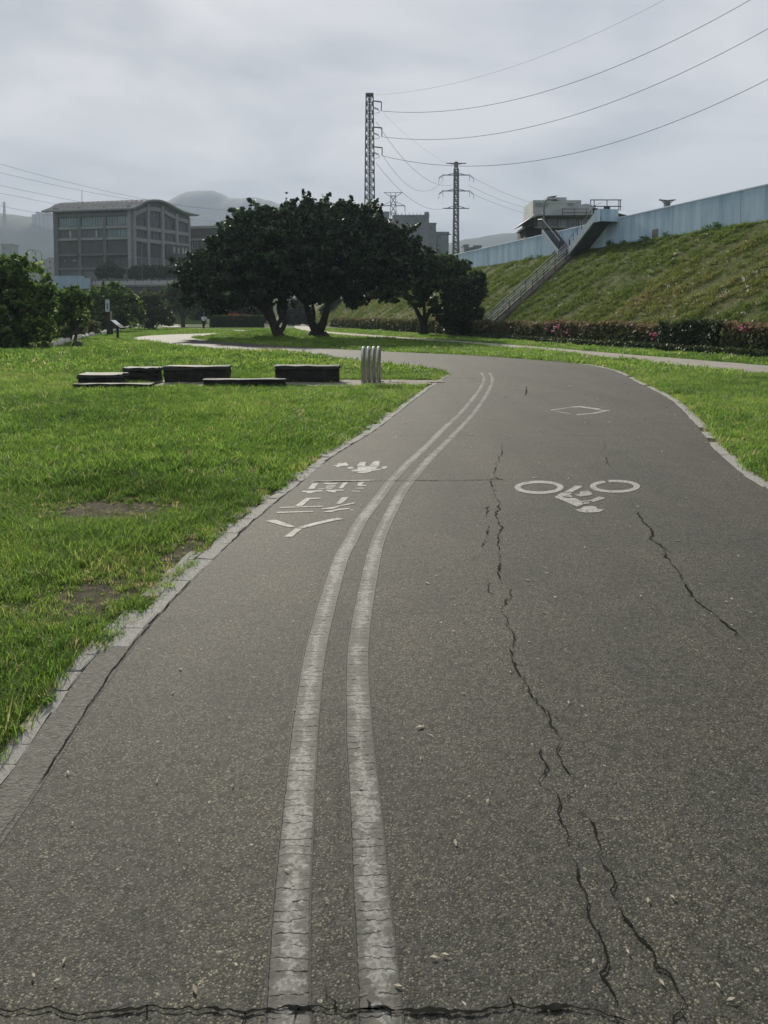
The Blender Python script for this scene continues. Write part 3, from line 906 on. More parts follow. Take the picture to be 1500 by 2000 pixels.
# ------------------------------------------------------------------ kerbs
def kerb_meshes(m, k=6):
    out = []
    for i in range(k):
        bm = bmesh.new()
        bmesh.ops.create_cube(bm, size=1)
        bmesh.ops.bevel(bm, geom=bm.edges[:], offset=.035, segments=1, affect='EDGES')
        for v in bm.verts:
            v.co += Vector((random.uniform(-.05, .05), random.uniform(-.12, .12), random.uniform(-.02, .02)))
        me = bpy.data.meshes.new('kerb_stone'); bm.to_mesh(me); bm.free(); me.materials.append(m); out.append(me)
    return out


KM = kerb_meshes(M['kerb'])
kerb_l = tag(thing('path_kerb', (0, 0, 0), None, None), kind='structure')
kerb_r = tag(thing('path_kerb', (0, 0, 0), None, None), kind='structure')


def lay_kerb(C, side, off, w, l0, l1, parent, y0, y1, keep=1., zt=.003, jit=.02):
    L_ = np.r_[0, np.cumsum(np.linalg.norm(np.diff(C, axis=0), axis=1))]
    s = 0.
    while s < L_[-1]:
        l = random.uniform(l0, l1)
        m = s + l / 2
        p = np.array([np.interp(m, L_, C[:, 0]), np.interp(m, L_, C[:, 1])])
        q = np.array([np.interp(m + .05, L_, C[:, 0]), np.interp(m + .05, L_, C[:, 1])])
        d = (q - p) / (np.linalg.norm(q - p) + 1e-9)
        nr = np.array([-d[1], d[0]]) * side
        s += l + .003
        if not (y0 < p[1] < y1) or random.random() > keep:
            continue
        o = link('kerb_stone', random.choice(KM), parent)
        c = p + nr * (off + random.uniform(-jit, jit) * .5)
        o.location = (c[0], c[1], zt - .045 + random.uniform(-.002, .003))
        o.scale = (l, w * random.uniform(.9, 1.06), .09)
        o.rotation_euler = (random.uniform(-.012, .012), random.uniform(-.008, .008), math.atan2(d[1], d[0]) + random.uniform(-.025, .025))


lay_kerb(KL, 1, .055, .10, .16, .24, kerb_l, 3.43, 21.5, 1.)
lay_kerb(KL, 1, .150, .085, .14, .24, kerb_l, 3.43, 12, .62)
lay_kerb(KL, 1, .165, .075, .12, .22, kerb_l, 1.0, 3.6, .95)
lay_kerb(KR, -1, .06, .11, .22, .40, kerb_r, 4.0, 24.5, .9)
lay_kerb(KR, -1, .2, .08, .16, .30, kerb_r, 5.0, 16, .35)
# the plain concrete gutter of the nearest metres
seg = KL[(KL[:, 1] > -3) & (KL[:, 1] < 3.7)]
d = np.gradient(seg, axis=0); d /= np.linalg.norm(d, axis=1)[:, None]
nr = np.stack([-d[:, 1], d[:, 0]], 1)
gv = []; gf = []
for i in range(len(seg)):
    j = (vnoise(i * .9, 3.3, 2) - .5) * .03
    a = seg[i] - nr[i] * (.012 + j * .4); b = seg[i] + nr[i] * .125
    gv += [(a[0], a[1], .0015), (b[0], b[1], -.001), (b[0], b[1], -.05)]
for i in range(len(seg) - 1):
    gf += [(3 * i, 3 * i + 3, 3 * i + 4, 3 * i + 1)[::-1], (3 * i + 1, 3 * i + 4, 3 * i + 5, 3 * i + 2)[::-1]]
me = bpy.data.meshes.new('gutter'); me.from_pydata(gv, [], gf); me.materials.append(M['gutter']); link('gutter', me, kerb_l)
pc = [(p[0] - n_[0] * .014, p[1] - n_[1] * .014) for p, n_ in zip(seg, nr)]


def crack_world(C, w, parent, name='joint', z=.0055):
    C = np.array(C); n = len(C); a = np.arange(n)
    d = np.gradient(C, axis=0); d /= np.linalg.norm(d, axis=1)[:, None] + 1e-9
    nr = np.stack([-d[:, 1], d[:, 0]], 1)
    ww = w * (.25 + 1.1 * fbm(a * .30, np.zeros(n) + 3, 3, 8)) * np.clip((fbm(a * .05, np.zeros(n) + 7, 2, 5) - .25) * 4, .25, 1)
    of = (fbm(a * .11, np.zeros(n) + 9, 2, 2) - .5) * .012 + (vnoise(a * .7, np.zeros(n) + 4, 2) - .5) * .005
    v = []; f = []
    for i in range(n):
        for sg in (1, -1):
            p = C[i] + nr[i] * (of[i] + ww[i] * sg * .5); v.append((p[0], p[1], z))
    for i in range(n - 1):
        f.append((2 * i, 2 * i + 1, 2 * i + 3, 2 * i + 2))
    me = bpy.data.meshes.new(name); me.from_pydata(v, [], f); me.materials.append(M['crack'])
    return link(name, me, parent)


segj = KL[(KL[:, 1] > -3) & (KL[:, 1] < 21)]
crack_world(resample(segj, 1500), .007, kerb_l)


# ------------------------------------------------------------------ levee
ts = np.arange(-75, 150, 1.0); ss = np.array(list(np.arange(-.2, 8.75, .25)) + [10., 11.5, 13.5])
Sg, Tg = np.meshgrid(ss, ts)
Zg = lev_h(Sg) - .05 + .10 * (fbm(Tg * .45 + Sg * .5, (Sg * .9 - Tg * .3) * .6, 4, 12) - .5) * sstep(.6, 1.6, Sg) * sstep(8.4, 7.7, Sg) * 1.4
Zg = np.where(Sg > 8.8, WZ - .05 - (Sg - 8.8) * .55, Zg)
Xg = B0[0] + UU[0] * Tg + NN[0] * Sg; Yg = B0[1] + UU[1] * Tg + NN[1] * Sg


def m_slope():
    m, t, b, L = mat('rough_slope_grass')
    tc = N(t, 'ShaderNodeTexCoord'); V = tc.outputs['Object']
    n = noise(t, .28, 6, .65, V); n2 = noise(t, 2.2, 6, .7, V)
    r = ramp(t, [(.3, (.048, .070, .020)), (.5, (.078, .094, .029)), (.72, (.100, .092, .042))]); L(n.outputs['Fac'], r.inputs[0])
    r2 = ramp(t, [(.3, (.55, .55, .5)), (.7, (1.25, 1.25, 1.2))]); L(n2.outputs['Fac'], r2.inputs[0])
    L(mixc(t, 1, r.outputs[0], r2.outputs[0], 'MULTIPLY'), b.inputs['Base Color'])
    b.inputs['Roughness'].default_value = .95; b.inputs['Specular IOR Level'].default_value = .1
    bp = N(t, 'ShaderNodeBump'); bp.inputs['Strength'].default_value = .8; bp.inputs['Distance'].default_value = .1
    L(n2.outputs['Fac'], bp.inputs['Height']); L(bp.outputs[0], b.inputs['Normal'])
    return m


struct('levee_slope', grid_mesh('levee_slope', Xg, Yg, Zg, m_slope()))

# ------------------------------------------------------------------ flood wall
WS, WT = 8.5, 8.4                              # wall face and top
wall = thing('flood_wall', lev(20, WS, WZ), 'long pale blue concrete flood wall running along the top of the grass slope', 'wall')


def t_col(u, s, z):                            # levee coordinate t whose point at offset s and height z falls in picture column u
    ts_ = np.linspace(-40, 140, 3601)
    X_c = B0[0] + UU[0] * ts_ + NN[0] * s; Y_c = B0[1] + UU[1] * ts_ + NN[1] * s
    uu = 750 + FPX * X_c / (Y_c * math.cos(PITCH) + (CAMH - z) * math.sin(PITCH))
    return float(ts_[np.argmin(abs(uu - u))])


stair_t = t_col(1114, 7.7, WZ)
EU = Vector((UU[0], UU[1], 0)); EN = Vector((NN[0], NN[1], 0))


def LT(t, s, z=0):                             # local frame: x along u, y across n
    m = Matrix.Identity(4)
    o = lev(t, s, z)
    for i in range(3):
        m[i][0] = EU[i]; m[i][1] = EN[i]; m[i][2] = (0, 0, 1)[i]; m[i][3] = o[i]
    return m


t0 = -60
while t0 < 150:
    t1 = t0 + 6.0
    MB().box(.015, 5.985, 0, .35, -.35, WT - WZ - .1, LT(t0, WS, WZ)).build('wall_panel', M['wall_blue'], wall)
    MB().box(.004, 5.996, -.03, .39, WT - WZ - .1, WT - WZ, LT(t0, WS, WZ), bev=.015).build('coping', M['wall_cap'], wall)
    MB().box(.01, 5.99, -.12, .02, -.6, .06 + random.uniform(0, .05), LT(t0, WS, WZ)).build('base_strip', M['wall_base'], wall)  # dark strip along the base of the wall
    t0 = t1
hp = gp(1266, 458, WZ + .35)
ht = float(st(hp.x, hp.y)[1])
MB().box(-.3, .3, -.03, .0, .12, .7, LT(ht, WS, WZ)).build('access_plate', M['gutter'], wall)

# ------------------------------------------------------------------ stair up the slope and over the wall
stair = thing('slope_stair', lev(stair_t, .5, 0), 'straight concrete stair with pipe handrails climbing the grass slope to the wall', 'stair')
nst = 38
for k in range(nst):
    s0 = .5 + 7.5 * k / nst
    z = WZ * (k + 1) / nst
    MB().box(-.5, .5, 0, 7.5 / nst + .03, -.3, .0, LT(stair_t, s0, z)).build('step', M['gutter'], stair)
for sg in (-1, 1):
    p = [lev(stair_t + sg * .55, .3, -.1), lev(stair_t + sg * .55, 8.0, WZ - .1), lev(stair_t + sg * .55, 8.0, WZ + .1), lev(stair_t + sg * .55, .3, .06)]
    MB().prism(p, EU * .10 * sg).build('stringer', M['gutter'], stair)
    for hz in (.55, .8, 1.05):
        MB().tube([lev(stair_t + sg * .6, .3, hz - .1), lev(stair_t + sg * .6, 8.0, WZ + hz - .05)], .032, 6).build('handrail', M['rail'], stair)
    for k in range(9):
        s0 = .6 + k * .92
        z = float(lev_h(s0))
        MB().tube([lev(stair_t + sg * .6, s0, z - .1), lev(stair_t + sg * .6, s0, z + 1.03)], .035, 6).build('rail_post', M['rail_dark'], stair)


def flight(sgn, length, label, ph=.58, land=True):
    f = thing('wall_stair', lev(stair_t + sgn * .9, 7.9, WZ - .1), label, 'stair')
    n = 12; dz = (WT - WZ + .1) / n; dl = length / n
    t_0 = stair_t + sgn * .75
    for k in range(n):
        a, b = t_0 + sgn * dl * k, t_0 + sgn * dl * (k + 1.15)
        a, b = min(a, b), max(a, b)
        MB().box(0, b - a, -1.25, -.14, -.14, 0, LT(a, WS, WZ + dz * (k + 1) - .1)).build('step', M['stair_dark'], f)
    e = t_0 + sgn * length
    for s0 in (WS - 1.36, WS - .13):
        lo, hi, z0, z1 = t_0, e, WZ - .25, WT - .2
        MB().prism([lev(lo, s0, z0), lev(hi, s0, z1), lev(hi, s0, z1 + ph), lev(lo, s0, z0 + ph)], EN * .10).build('side_parapet', M['stair_white'], f)
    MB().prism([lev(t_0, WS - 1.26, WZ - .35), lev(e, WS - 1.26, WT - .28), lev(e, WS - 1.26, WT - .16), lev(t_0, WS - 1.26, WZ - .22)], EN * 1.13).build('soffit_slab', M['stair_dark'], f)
    a, b = min(e, e + sgn * .8), max(e, e + sgn * .8)
    if land:
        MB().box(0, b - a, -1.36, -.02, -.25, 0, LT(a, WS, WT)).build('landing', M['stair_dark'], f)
    if land:
        MB().box(0, b - a, -1.38, -1.27, -.3, .55, LT(a, WS, WT)).build('landing_parapet', M['wall_blue'], f)
    ce = e + sgn * .8
    if land:
        MB().box(-.06, .06, -1.3, .0, -.3, .55, LT(ce, WS, WT)).build('landing_parapet', M['wall_blue'], f)
    for k in range(7):
        tt = t_0 + sgn * length * k / 6; zz = WZ + .3 + (WT - WZ) * k / 6
        MB().tube([lev(tt, WS - 1.31, zz), lev(tt, WS - 1.31, zz + .62)], .022, 5).build('rail_post', M['rail_dark'], f)
    MB().tube([lev(t_0, WS - 1.31, WZ + .92), lev(e, WS - 1.31, WT + .92), lev(ce, WS - 1.31, WT + 1.0)], .028, 6).build('handrail', M['rail'], f)
    return f


flight(-1, 3.7, 'pale blue stair flight rising along the wall with dark soffit, beside the old house roof')
flight(1, 3.0, 'narrow white stair flight rising along the wall beyond the top of the slope stair', .3, False)

# ------------------------------------------------------------------ hills and far ground
def hill(name, prof, D, depth, rough=6, seed=0):
    tops = [ad(u, v, D) for u, v in prof]
    xsn = np.linspace(tops[0].x, tops[-1].x, 110)
    zt = np.interp(xsn, [p.x for p in tops], [p.z for p in tops])
    zt = zt * sstep(0, .12, np.linspace(0, 1, 110)) * sstep(1, .88, np.linspace(0, 1, 110)) if False else zt
    zt = zt + rough * (fbm(xsn / 26., np.zeros(110) + seed, 4, seed) - .5)
    rr = np.linspace(-1, 1, 27)
    Xh, Rh = np.meshgrid(xsn, rr)
    prof_ = np.where(Rh < 0, np.cos(Rh * math.pi / 2) ** .9, np.cos(Rh * math.pi / 2))
    Zh = prof_ * zt[None, :] + prof_ * (1 - prof_) * 4 * rough * 1.6 * (fbm(Xh / 45, Rh * 6, 4, seed + 3) - .5) - 2
    return struct(name, grid_mesh(name, Xh, D + Rh * depth, Zh, M['hill']))


hill('hill', [(180, 505), (240, 465), (290, 432), (330, 407), (350, 394), (366, 383), (384, 375), (402, 373), (424, 375), (438, 381), (458, 389), (480, 390), (502, 387), (530, 393), (580, 410), (640, 432), (740, 470), (820, 500)], 2400, 600, 8, 1)
hill('hill', [(-420, 410), (-200, 400), (-60, 408), (0, 417), (60, 420), (105, 428), (160, 445), (240, 470), (330, 505), (420, 540)], 1500, 400, 7, 2)
hill('hill', [(780, 510), (840, 485), (900, 469), (930, 466), (965, 456), (1000, 457), (1030, 459), (1100, 464), (1250, 480), (1500, 500), (1700, 520)], 2000, 480, 7, 3)


# ------------------------------------------------------------------ buildings
def frame(P, Q):                               # local frame on a facade: x along PQ, y outward (towards the camera side), z up
    P = Vector((P[0], P[1], 0)); Q = Vector((Q[0], Q[1], 0))
    ex = (Q - P).normalized(); ey = Vector((ex.y, -ex.x, 0))
    m = Matrix.Identity(4)
    for i in range(3):
        m[i][0] = ex[i]; m[i][1] = ey[i]; m[i][2] = (0, 0, 1)[i]; m[i][3] = P[i]
    return m, (Q - P).length


def window(parent, T, x0, x1, z0, z1, glass, fm, nm=2, dep=.25, sill=True):
    w = MB().box(x0, x1, -.05, -.02, z0, z1, T).build('window', glass, parent)
    fr = MB()
    th = min(.14, (x1 - x0) * .08)
    fr.box(x0, x1, -.02, dep * .4, z1 - th, z1, T); fr.box(x0, x1, -.02, dep * .4, z0, z0 + th, T)
    fr.box(x0, x0 + th, -.02, dep * .4, z0 + th, z1 - th, T); fr.box(x1 - th, x1, -.02, dep * .4, z0 + th, z1 - th, T)
    for k in range(1, nm):
        xc = x0 + (x1 - x0) * k / nm
        fr.box(xc - th * .35, xc + th * .35, -.02, dep * .3, z0 + th, z1 - th, T)
    f = fr.build('frame', fm, None); f.parent = w
    return w


# main building by the river
PA, PB, PC = ad(106, 540, 195), ad(259, 540, 190), ad(369, 540, 208)
ZB = 6.0
main = thing('community_building', (PB.x, PB.y, ZB), 'large grey building with curved metal roof and tall window bays', 'building')


def zz(v, D):
    return ad(750, v, D).z


TL, LL = frame(PA[:2], PB[:2])                 # left face, x from A to B
TR, LR = frame(PB[:2], PC[:2])                 # gable face, x from B to C
back = Vector((PC.x - PB.x, PC.y - PB.y, 0))
PD = PA + back
prof_px = [(257, 406), (263, 400), (270, 395), (279, 391.5), (288, 390.5), (302, 391), (312, 394), (322, 399), (334, 406), (347, 412.5), (362, 417), (378, 420)]
prof = [vplane(u, v, PB, PC) for u, v in prof_px]
prof[0] = (-1.6, prof[0][1] - .3)
bc = Vector((PC.x - PB.x, PC.y - PB.y, 0)).normalized(); ba = Vector((PA.x - PB.x, PA.y - PB.y, 0)).normalized()


def roof_pt(c, z, a):
    p = Vector((PB.x, PB.y, 0)) + bc * c + ba * a
    return (p.x, p.y, z)


# roof sheet
rm = MB()
for (c0, z0), (c1, z1) in zip(prof[:-1], prof[1:]):
    vs = [roof_pt(c0, z0, -1.4), roof_pt(c1, z1, -1.4), roof_pt(c1, z1, LL + 1.7), roof_pt(c0, z0, LL + 1.7)]
    rm.add(vs + [(p[0], p[1], p[2] - .35) for p in vs], [(0, 1, 2, 3), (7, 6, 5, 4), (0, 4, 5, 1), (2, 6, 7, 3), (1, 5, 6, 2), (3, 7, 4, 0)])
roof = rm.build('roof', M['roof_metal'], main)
for k in range(19):
    a = -1.2 + (LL + 2.7) * k / 18
    rb = MB()
    rb.tube([roof_pt(c, z + .07, a) for c, z in prof], .13, 4)
    o = rb.build('roof_rib', M['bld_light'], None); o.parent = roof
o = MB().tube([roof_pt(c, z - .1, -1.5) for c, z in prof], .28, 4).build('verge_trim', M['bld_light'], None); o.parent = roof
o = MB().tube([roof_pt(prof[0][0] - .05, prof[0][1] - .12, -1.4), roof_pt(prof[0][0] - .05, prof[0][1] - .12, LL + 1.7)], .22, 4).build('gutter', M['bld_light'], None); o.parent = roof
# walls
zt_left = prof[1][1] - .4
MB().box(0, LL, -.6, -.05, ZB, zt_left, TL).build('wall', M['bld'], main)
gpoly = [roof_pt(0, ZB, 0)] + [roof_pt(max(c, 0), z - .4, 0) for c, z in prof if c > .2 and c < LR] + [roof_pt(LR, prof[-1][1], 0), roof_pt(LR, ZB, 0)]
gpoly = [Vector(p) - Vector((TR[0][1], TR[1][1], 0)) * .05 for p in gpoly]
MB().prism(gpoly, ba * .5).build('gable_wall', M['bld'], main)
mb = MB()
mb.prism([roof_pt(LR, ZB, 0), roof_pt(LR, prof[-1][1] - .6, 0), roof_pt(LR, prof[-1][1] - .6, LL), roof_pt(LR, ZB, LL)], bc * .4)
mb.prism([roof_pt(.6, ZB, LL)] + [roof_pt(c, z - .6, LL) for c, z in prof if .6 < c < LR] + [roof_pt(LR, ZB, LL)], ba * -.4)
mb.build('rear_wall', M['bld'], main)
# left face: columns, beams, windows.  zoom coordinates of the photograph -> metres on the face
fx = lambda zx: vplane(90 + zx / 5, 470, PA, PB)[0]
fz = lambda zy: vplane(180, 380 + zy / 5, PA, PB)[1]
cols = [(92, 130), (322, 350), (566, 596), (808, 840)]
for i, (a, b) in enumerate(cols):
    MB().box(fx(a), fx(b), -.05, .55 if i in (0, 3) else .38, ZB, zt_left - .02, TL).build('column', M['bld_light'] if i == 3 else M['bld'], main)
for a, b, dpt in ((185, 215, .45), (312, 338, .42), (424, 446, .5), (578, 600, .75), (712, 735, .4)):
    for (c0, c1) in ((130, 322), (350, 566), (596, 808)):
        MB().box(fx(c0) + .01, fx(c1) - .01, -.05, dpt, fz(b), fz(a), TL).build('beam', M['bld_light'] if a in (424, 312) else M['bld'], main)
for j, (c0, c1) in enumerate(((132, 320), (352, 564), (598, 806))):
    MB().box(fx(c0), fx(c1), -.05, .12, fz(578), fz(446), TL).build('infill_panel', M['bld_dark'], main)
    MB().box(fx(c0), fx(c1), -.05, .05, fz(712), fz(600), TL).build('ground_floor_front', M['bld_dark'], main)
    for r, (za, zb) in enumerate(((217, 310), (340, 422))):
        gl = M['glass'] if (r == 0 or j == 2) else M['glass_dark']
        w_ = window(main, TL @ Matrix.Translation((0, .05, 0)), fx(c0), fx(c1), fz(zb), fz(za), gl, M['bld'], 8)
        if r == 1 and j < 2:                    # curtains left half drawn
            q = fx((240, 490)[j])
            c_ = MB().box(q - .25, q + .35, .04, .07, fz(420), fz(343), TL).build('curtain', M['glass_pale'], None); c_.parent = w_
for a, b in ((170, 195), (258, 300)):
    window(main, TL @ Matrix.Translation((0, .12, 0)), fx(a), fx(b), fz(652), fz(632), M['glass_pale'], M['bld'], 2)
# gable face
gx = lambda zx: vplane(90 + zx / 5, 470, PB, PC)[0]
rfz = lambda c: float(np.interp(c, [p[0] for p in prof], [p[1] for p in prof])) - .45
gcols = [(842, 862), (976, 996), (1116, 1138), (1254, 1274), (1378, 1392)]
zrows = [fz(440), fz(330)]
for a, b in gcols:
    c0, c1 = gx(a), gx(b)
    MB().box(c0, c1, -.05, .7, ZB, rfz((c0 + c1) / 2) - .6, TR).build('column', M['bld_light'], main)
for (a, b), (c, d_) in zip(gcols[:-1], gcols[1:]):
    x0, x1 = gx(b) + .01, gx(c) - .01
    za, zb = fz(600), fz(435)
    top0, top1 = rfz(x0) - 1.2, rfz(x1) - 1.2
    MB().prism([TR @ Vector((x0, .0, top0 - 1.0)), TR @ Vector((x1, .0, top1 - 1.0)), TR @ Vector((x1, .0, top1)), TR @ Vector((x0, .0, top0))], Vector((TR[0][1], TR[1][1], 0)) * .5).build('beam', M['bld_light'], main)
    for zc in (fz(328), fz(446)):
        MB().box(x0, x1, -.05, .5, zc - .45, zc + .45, TR).build('beam', M['bld_light'], main)
    window(main, TR @ Matrix.Translation((0, .1, 0)), x0 + .05, x1 - .05, fz(328) + .5, min(top0, top1) - 1.05, M['glass_dark'], M['bld'], 3)
    window(main, TR @ Matrix.Translation((0, .1, 0)), x0 + .05, x1 - .05, fz(446) + .5, fz(328) - .5, M['glass_dark'], M['bld'], 3)
    MB().box(x0, x1, -.05, .1, fz(600), fz(446) - .5, TR).build('infill_panel', M['bld_dark'], main)
    window(main, TR @ Matrix.Translation((0, .12, 0)), x0 + .3, x1 - .3, fz(700), fz(612), M['glass_dark'], M['bld_light'], 2)
for a in (1214, 1258, 1300, 1332):
    window(main, TR @ Matrix.Translation((0, .9, 0)), gx(a), gx(a + 20), fz(545), fz(478), M['glass_pale'], M['bld_light'], 1)
MB().box(gx(1150), gx(1370), .0, .85, fz(590), fz(455), TR).build('projecting_bay', M['bld_dark'], main)
mast = ad(160, 372, 196); mast0 = ad(160, 396, 196)
MB().tube([(mast0.x, 196, mast0.z - 1), (mast.x, 196, mast.z)], [.09, .05], 5).build('roof_mast', M['pylon'], main)

# low annex to the right of it
q0, q1 = ad(352, 470, 215), ad(432, 470, 212)
annex = thing('annex_building', (q0.x, q0.y, ZB), 'low flat-roofed annex beside the curved-roof building, half behind the banyan', 'building')
TA, LA = frame(q0[:2], q1[:2])
za = zz(447, 214)
MB().box(0, LA, -9, 0, ZB, za, TA).build('wall', M['bld_dark'], annex)
MB().box(-.4, LA + .4, -9.4, .5, za, za + .7, TA).build('roof', M['bld_light'], annex)
MB().box(0, LA, .0, .4, zz(468, 214) - .3, zz(468, 214) + .3, TA).build('ledge', M['bld_light'], annex)
for k in range(4):
    window(annex, TA @ Matrix.Translation((0, .06, 0)), LA * (.06 + .24 * k), LA * (.06 + .24 * k) + 1.7, zz(486, 214), zz(474, 214), M['glass_dark'], M['bld_light'], 2)

# viaduct in front of it
via = thing('road_viaduct', (-40, 160, 0), 'low road viaduct with pale parapet bands below the curved-roof building', 'bridge')
b0, b1 = ad(150, 550, 164), ad(560, 556, 158)
TV, LV = frame(b0[:2], b1[:2])
zv = lambda v: zz(v, 163)
MB().box(0, LV, -7, 0, zv(577), zv(560), TV).build('girder', M['bridge_dark'], via)
MB().box(0, LV, -7, .35, zv(560), zv(556.5), TV).build('deck', M['bridge'], via)
MB().box(0, LV, .1, .38, zv(556.4), zv(552.5), TV).build('parapet', M['bridge_pale'], via)
MB().box(0, LV, -6.9, -6.6, zv(556.4), zv(545.5), TV).build('parapet', M['bridge_pale'], via)
MB().box(-2, LV, -.6, .5, zv(584), zv(577.5), TV).build('bearing_beam', M['bridge'], via)
for k in range(26):
    MB().box(LV * (k + .5) / 26 - .05, LV * (k + .5) / 26 + .05, .2, .3, zv(552.4), zv(548), TV).build('rail_post', M['rail_dark'], via)
MB().box(0, LV, .22, .28, zv(548), zv(547.2), TV).build('rail', M['rail_dark'], via)
for k in range(6):
    xk = LV * (k + .35) / 6
    MB().box(xk - .9, xk + .9, -4.6, -2.4, -4, zv(577) + .01, TV, bev=.2).build('pier', M['bridge'], via)

h0, h1 = ad(104, 550, 163), ad(176, 550, 162)
TH, LH = frame(h0[:2], h1[:2])
hoard = thing('site_hoarding', (h0.x, h0.y, zz(556, 162)), 'pale blue panelled hoarding at the end of the viaduct', 'hoarding')
for k in range(6):
    MB().box(LH * k / 6 + .02, LH * (k + 1) / 6 - .02, 0, .08, zz(564, 162), zz(538.5 if k < 5 else 543, 162), TH).build('panel', M['blue_panel'], hoard)
for k in range(7):
    MB().box(LH * k / 6 - .06, LH * k / 6 + .06, -.15, -.01, zz(590, 162), zz(540, 162), TH).build('post', M['rail'], hoard)


# far apartment blocks
def block(name, label, D, pieces, m, win=None, z0=2, group=None, dep=14):
    pcs = [(ad(a, v, D), ad(b, v, D)) for a, b, v in pieces]
    th = thing(name, ((pcs[0][0].x + pcs[0][1].x) / 2, D, z0), label, 'building', group)
    for i, (p, q) in enumerate(pcs):
        MB().box(p.x, q.x, D + i * .8, D + dep, z0, p.z).build('wall', m, th)
        MB().box(p.x - .2, q.x + .2, D + i * .8 - .2, D + dep + .2, p.z, p.z + .5).build('parapet', m, th)
        if win:
            T_ = Matrix.Translation((0, D + i * .8, 0)) @ Matrix.Diagonal((1, -1, 1, 1))
            sx, sz, w, h = win
            nx_ = max(1, int((q.x - p.x - .8) / sx)); nz = max(1, int((p.z - z0 - 6) / sz))
            for a in range(nx_):
                for b in range(min(nz, 6)):
                    x = p.x + .8 + a * sx; z = p.z - 1.2 - b * sz - h
                    window(th, T_ @ Matrix.Translation((0, .06, 0)), x, x + w, z, z + h, M['glass_dark'], m, 2)
    return th


apt = block('apartment_block', 'stepped grey apartment block standing behind the banyan, left of the narrow pylon', 330, [(768, 838, 422), (836, 852, 437), (850, 877, 454)], M['apt'], (4.2, 3.4, 1.8, 1.4))
for k in range(9):
    p = ad(770 + k * 7.4, 421, 330)
    MB().box(p.x - .1, p.x + .1, 331, 331.2, p.z + .4, p.z + 1.3).build('roof_railing', M['pylon'], apt)
p = ad(834, 420, 330)
MB().box(p.x - .9, p.x + .9, 331, 334, p.z, p.z + 1.5).build('roof_tank', M['apt'], apt)
block('apartment_block', 'tall grey block just behind the lattice pylon above the crown', 380, [(725, 760, 415), (755, 775, 430)], M['apt'], (4.2, 3.4, 1.8, 1.4))
block('low_block', 'tiny pale block with a notched roof peeping over the wall by the narrow pylon', 300, [(906, 915, 480), (914, 926, 485), (926, 941, 481)], M['apt'], (2.4, 2.6, 1., 1.), 2, None, 8)
for k, (a, b, v) in enumerate(((62, 68, 419), (70, 75, 414), (78, 85, 417), (87, 92, 413), (94, 103, 416))):
    block('hilltop_tower', 'small apartment tower standing on the hazy ridge behind the curved-roof building', 1380, [(a, b, v)], M['bld_light'], None, 120, 'apartment towers on the hazy ridge', 10)
for k, (a, b, v) in enumerate(((2, 22, 478), (80, 92, 508), (60, 78, 512), (92, 106, 505))):
    block('riverside_house', 'pale low house at the foot of the hazy ridge', 420, [(a, b, v)], M['bld_light'], (3, 3, 1.5, 1.3), 4, 'houses at the foot of the ridge', 8)

# old house behind the wall
D = 92.
hs = thing('old_house', (ad(1090, 460, D).x, D, 4), 'old two-storey house with sheet roof and window row behind the flood wall', 'house')
X_ = lambda u: ad(u, 440, D).x
Z_ = lambda v: ad(1100, v, D).z
TF = Matrix.Translation((0, D, 0)) @ Matrix.Diagonal((1, -1, 1, 1))      # y outward = towards the camera
MB().box(X_(1043), X_(1150), -8, 0, 4, Z_(446), TF).build('lower_wall', M['house_dark'], hs)
MB().box(X_(1043), X_(1150), -8, 0, Z_(446), Z_(417), TF).build('upper_wall', M['house'], hs)
MB().prism([(X_(1022), D - 1.6, Z_(435)), (X_(1040), D - 1.6, Z_(421)), (X_(1150), D - 1.6, Z_(413)), (X_(1150), D - 1.6, Z_(424)), (X_(1045), D - 1.6, Z_(425))], (0, 9.5, 0)).build('roof', M['roof_sheet'], hs)
MB().tube([(X_(1022), D - 1.65, Z_(436)), (X_(1045), D - 1.65, Z_(425.5)), (X_(1150), D - 1.65, Z_(424.5))], .09, 4).build('eave_trim', M['house_dark'], hs)
MB().prism([(X_(1058), D - 1.0, Z_(416)), (X_(1140), D - 1.0, Z_(400)), (X_(1152), D - 1.0, Z_(403)), (X_(1152), D - 1.0, Z_(412)), (X_(1058), D - 1.0, Z_(419))], (0, 9, 0)).build('roof_sheet', M['roof_sheet'], hs)
MB().box(X_(1043), X_(1150), 0.02, 1.2, Z_(447.5), Z_(446), TF).build('balcony_ledge', M['house'], hs)
for a, b in ((1028, 1043),):
    MB().box(X_(a), X_(b), -6, -.5, 4, Z_(440), TF).build('lean_to_wall', M['house_dark'], hs)
    MB().prism([(X_(1021), D - 1.2, Z_(446)), (X_(1046), D - 1.2, Z_(438)), (X_(1046), D - 1.2, Z_(440)), (X_(1021), D - 1.2, Z_(448))], (0, 6, 0)).build('awning', M['house_dark'], hs)
for a in range(5):
    u0 = 1049 + a * 20.5
    window(hs, TF @ Matrix.Translation((0, .06, 0)), X_(u0), X_(u0 + 17), Z_(444), Z_(429), M['glass_dark'] if a % 2 else M['glass'], M['house_light'], 3)
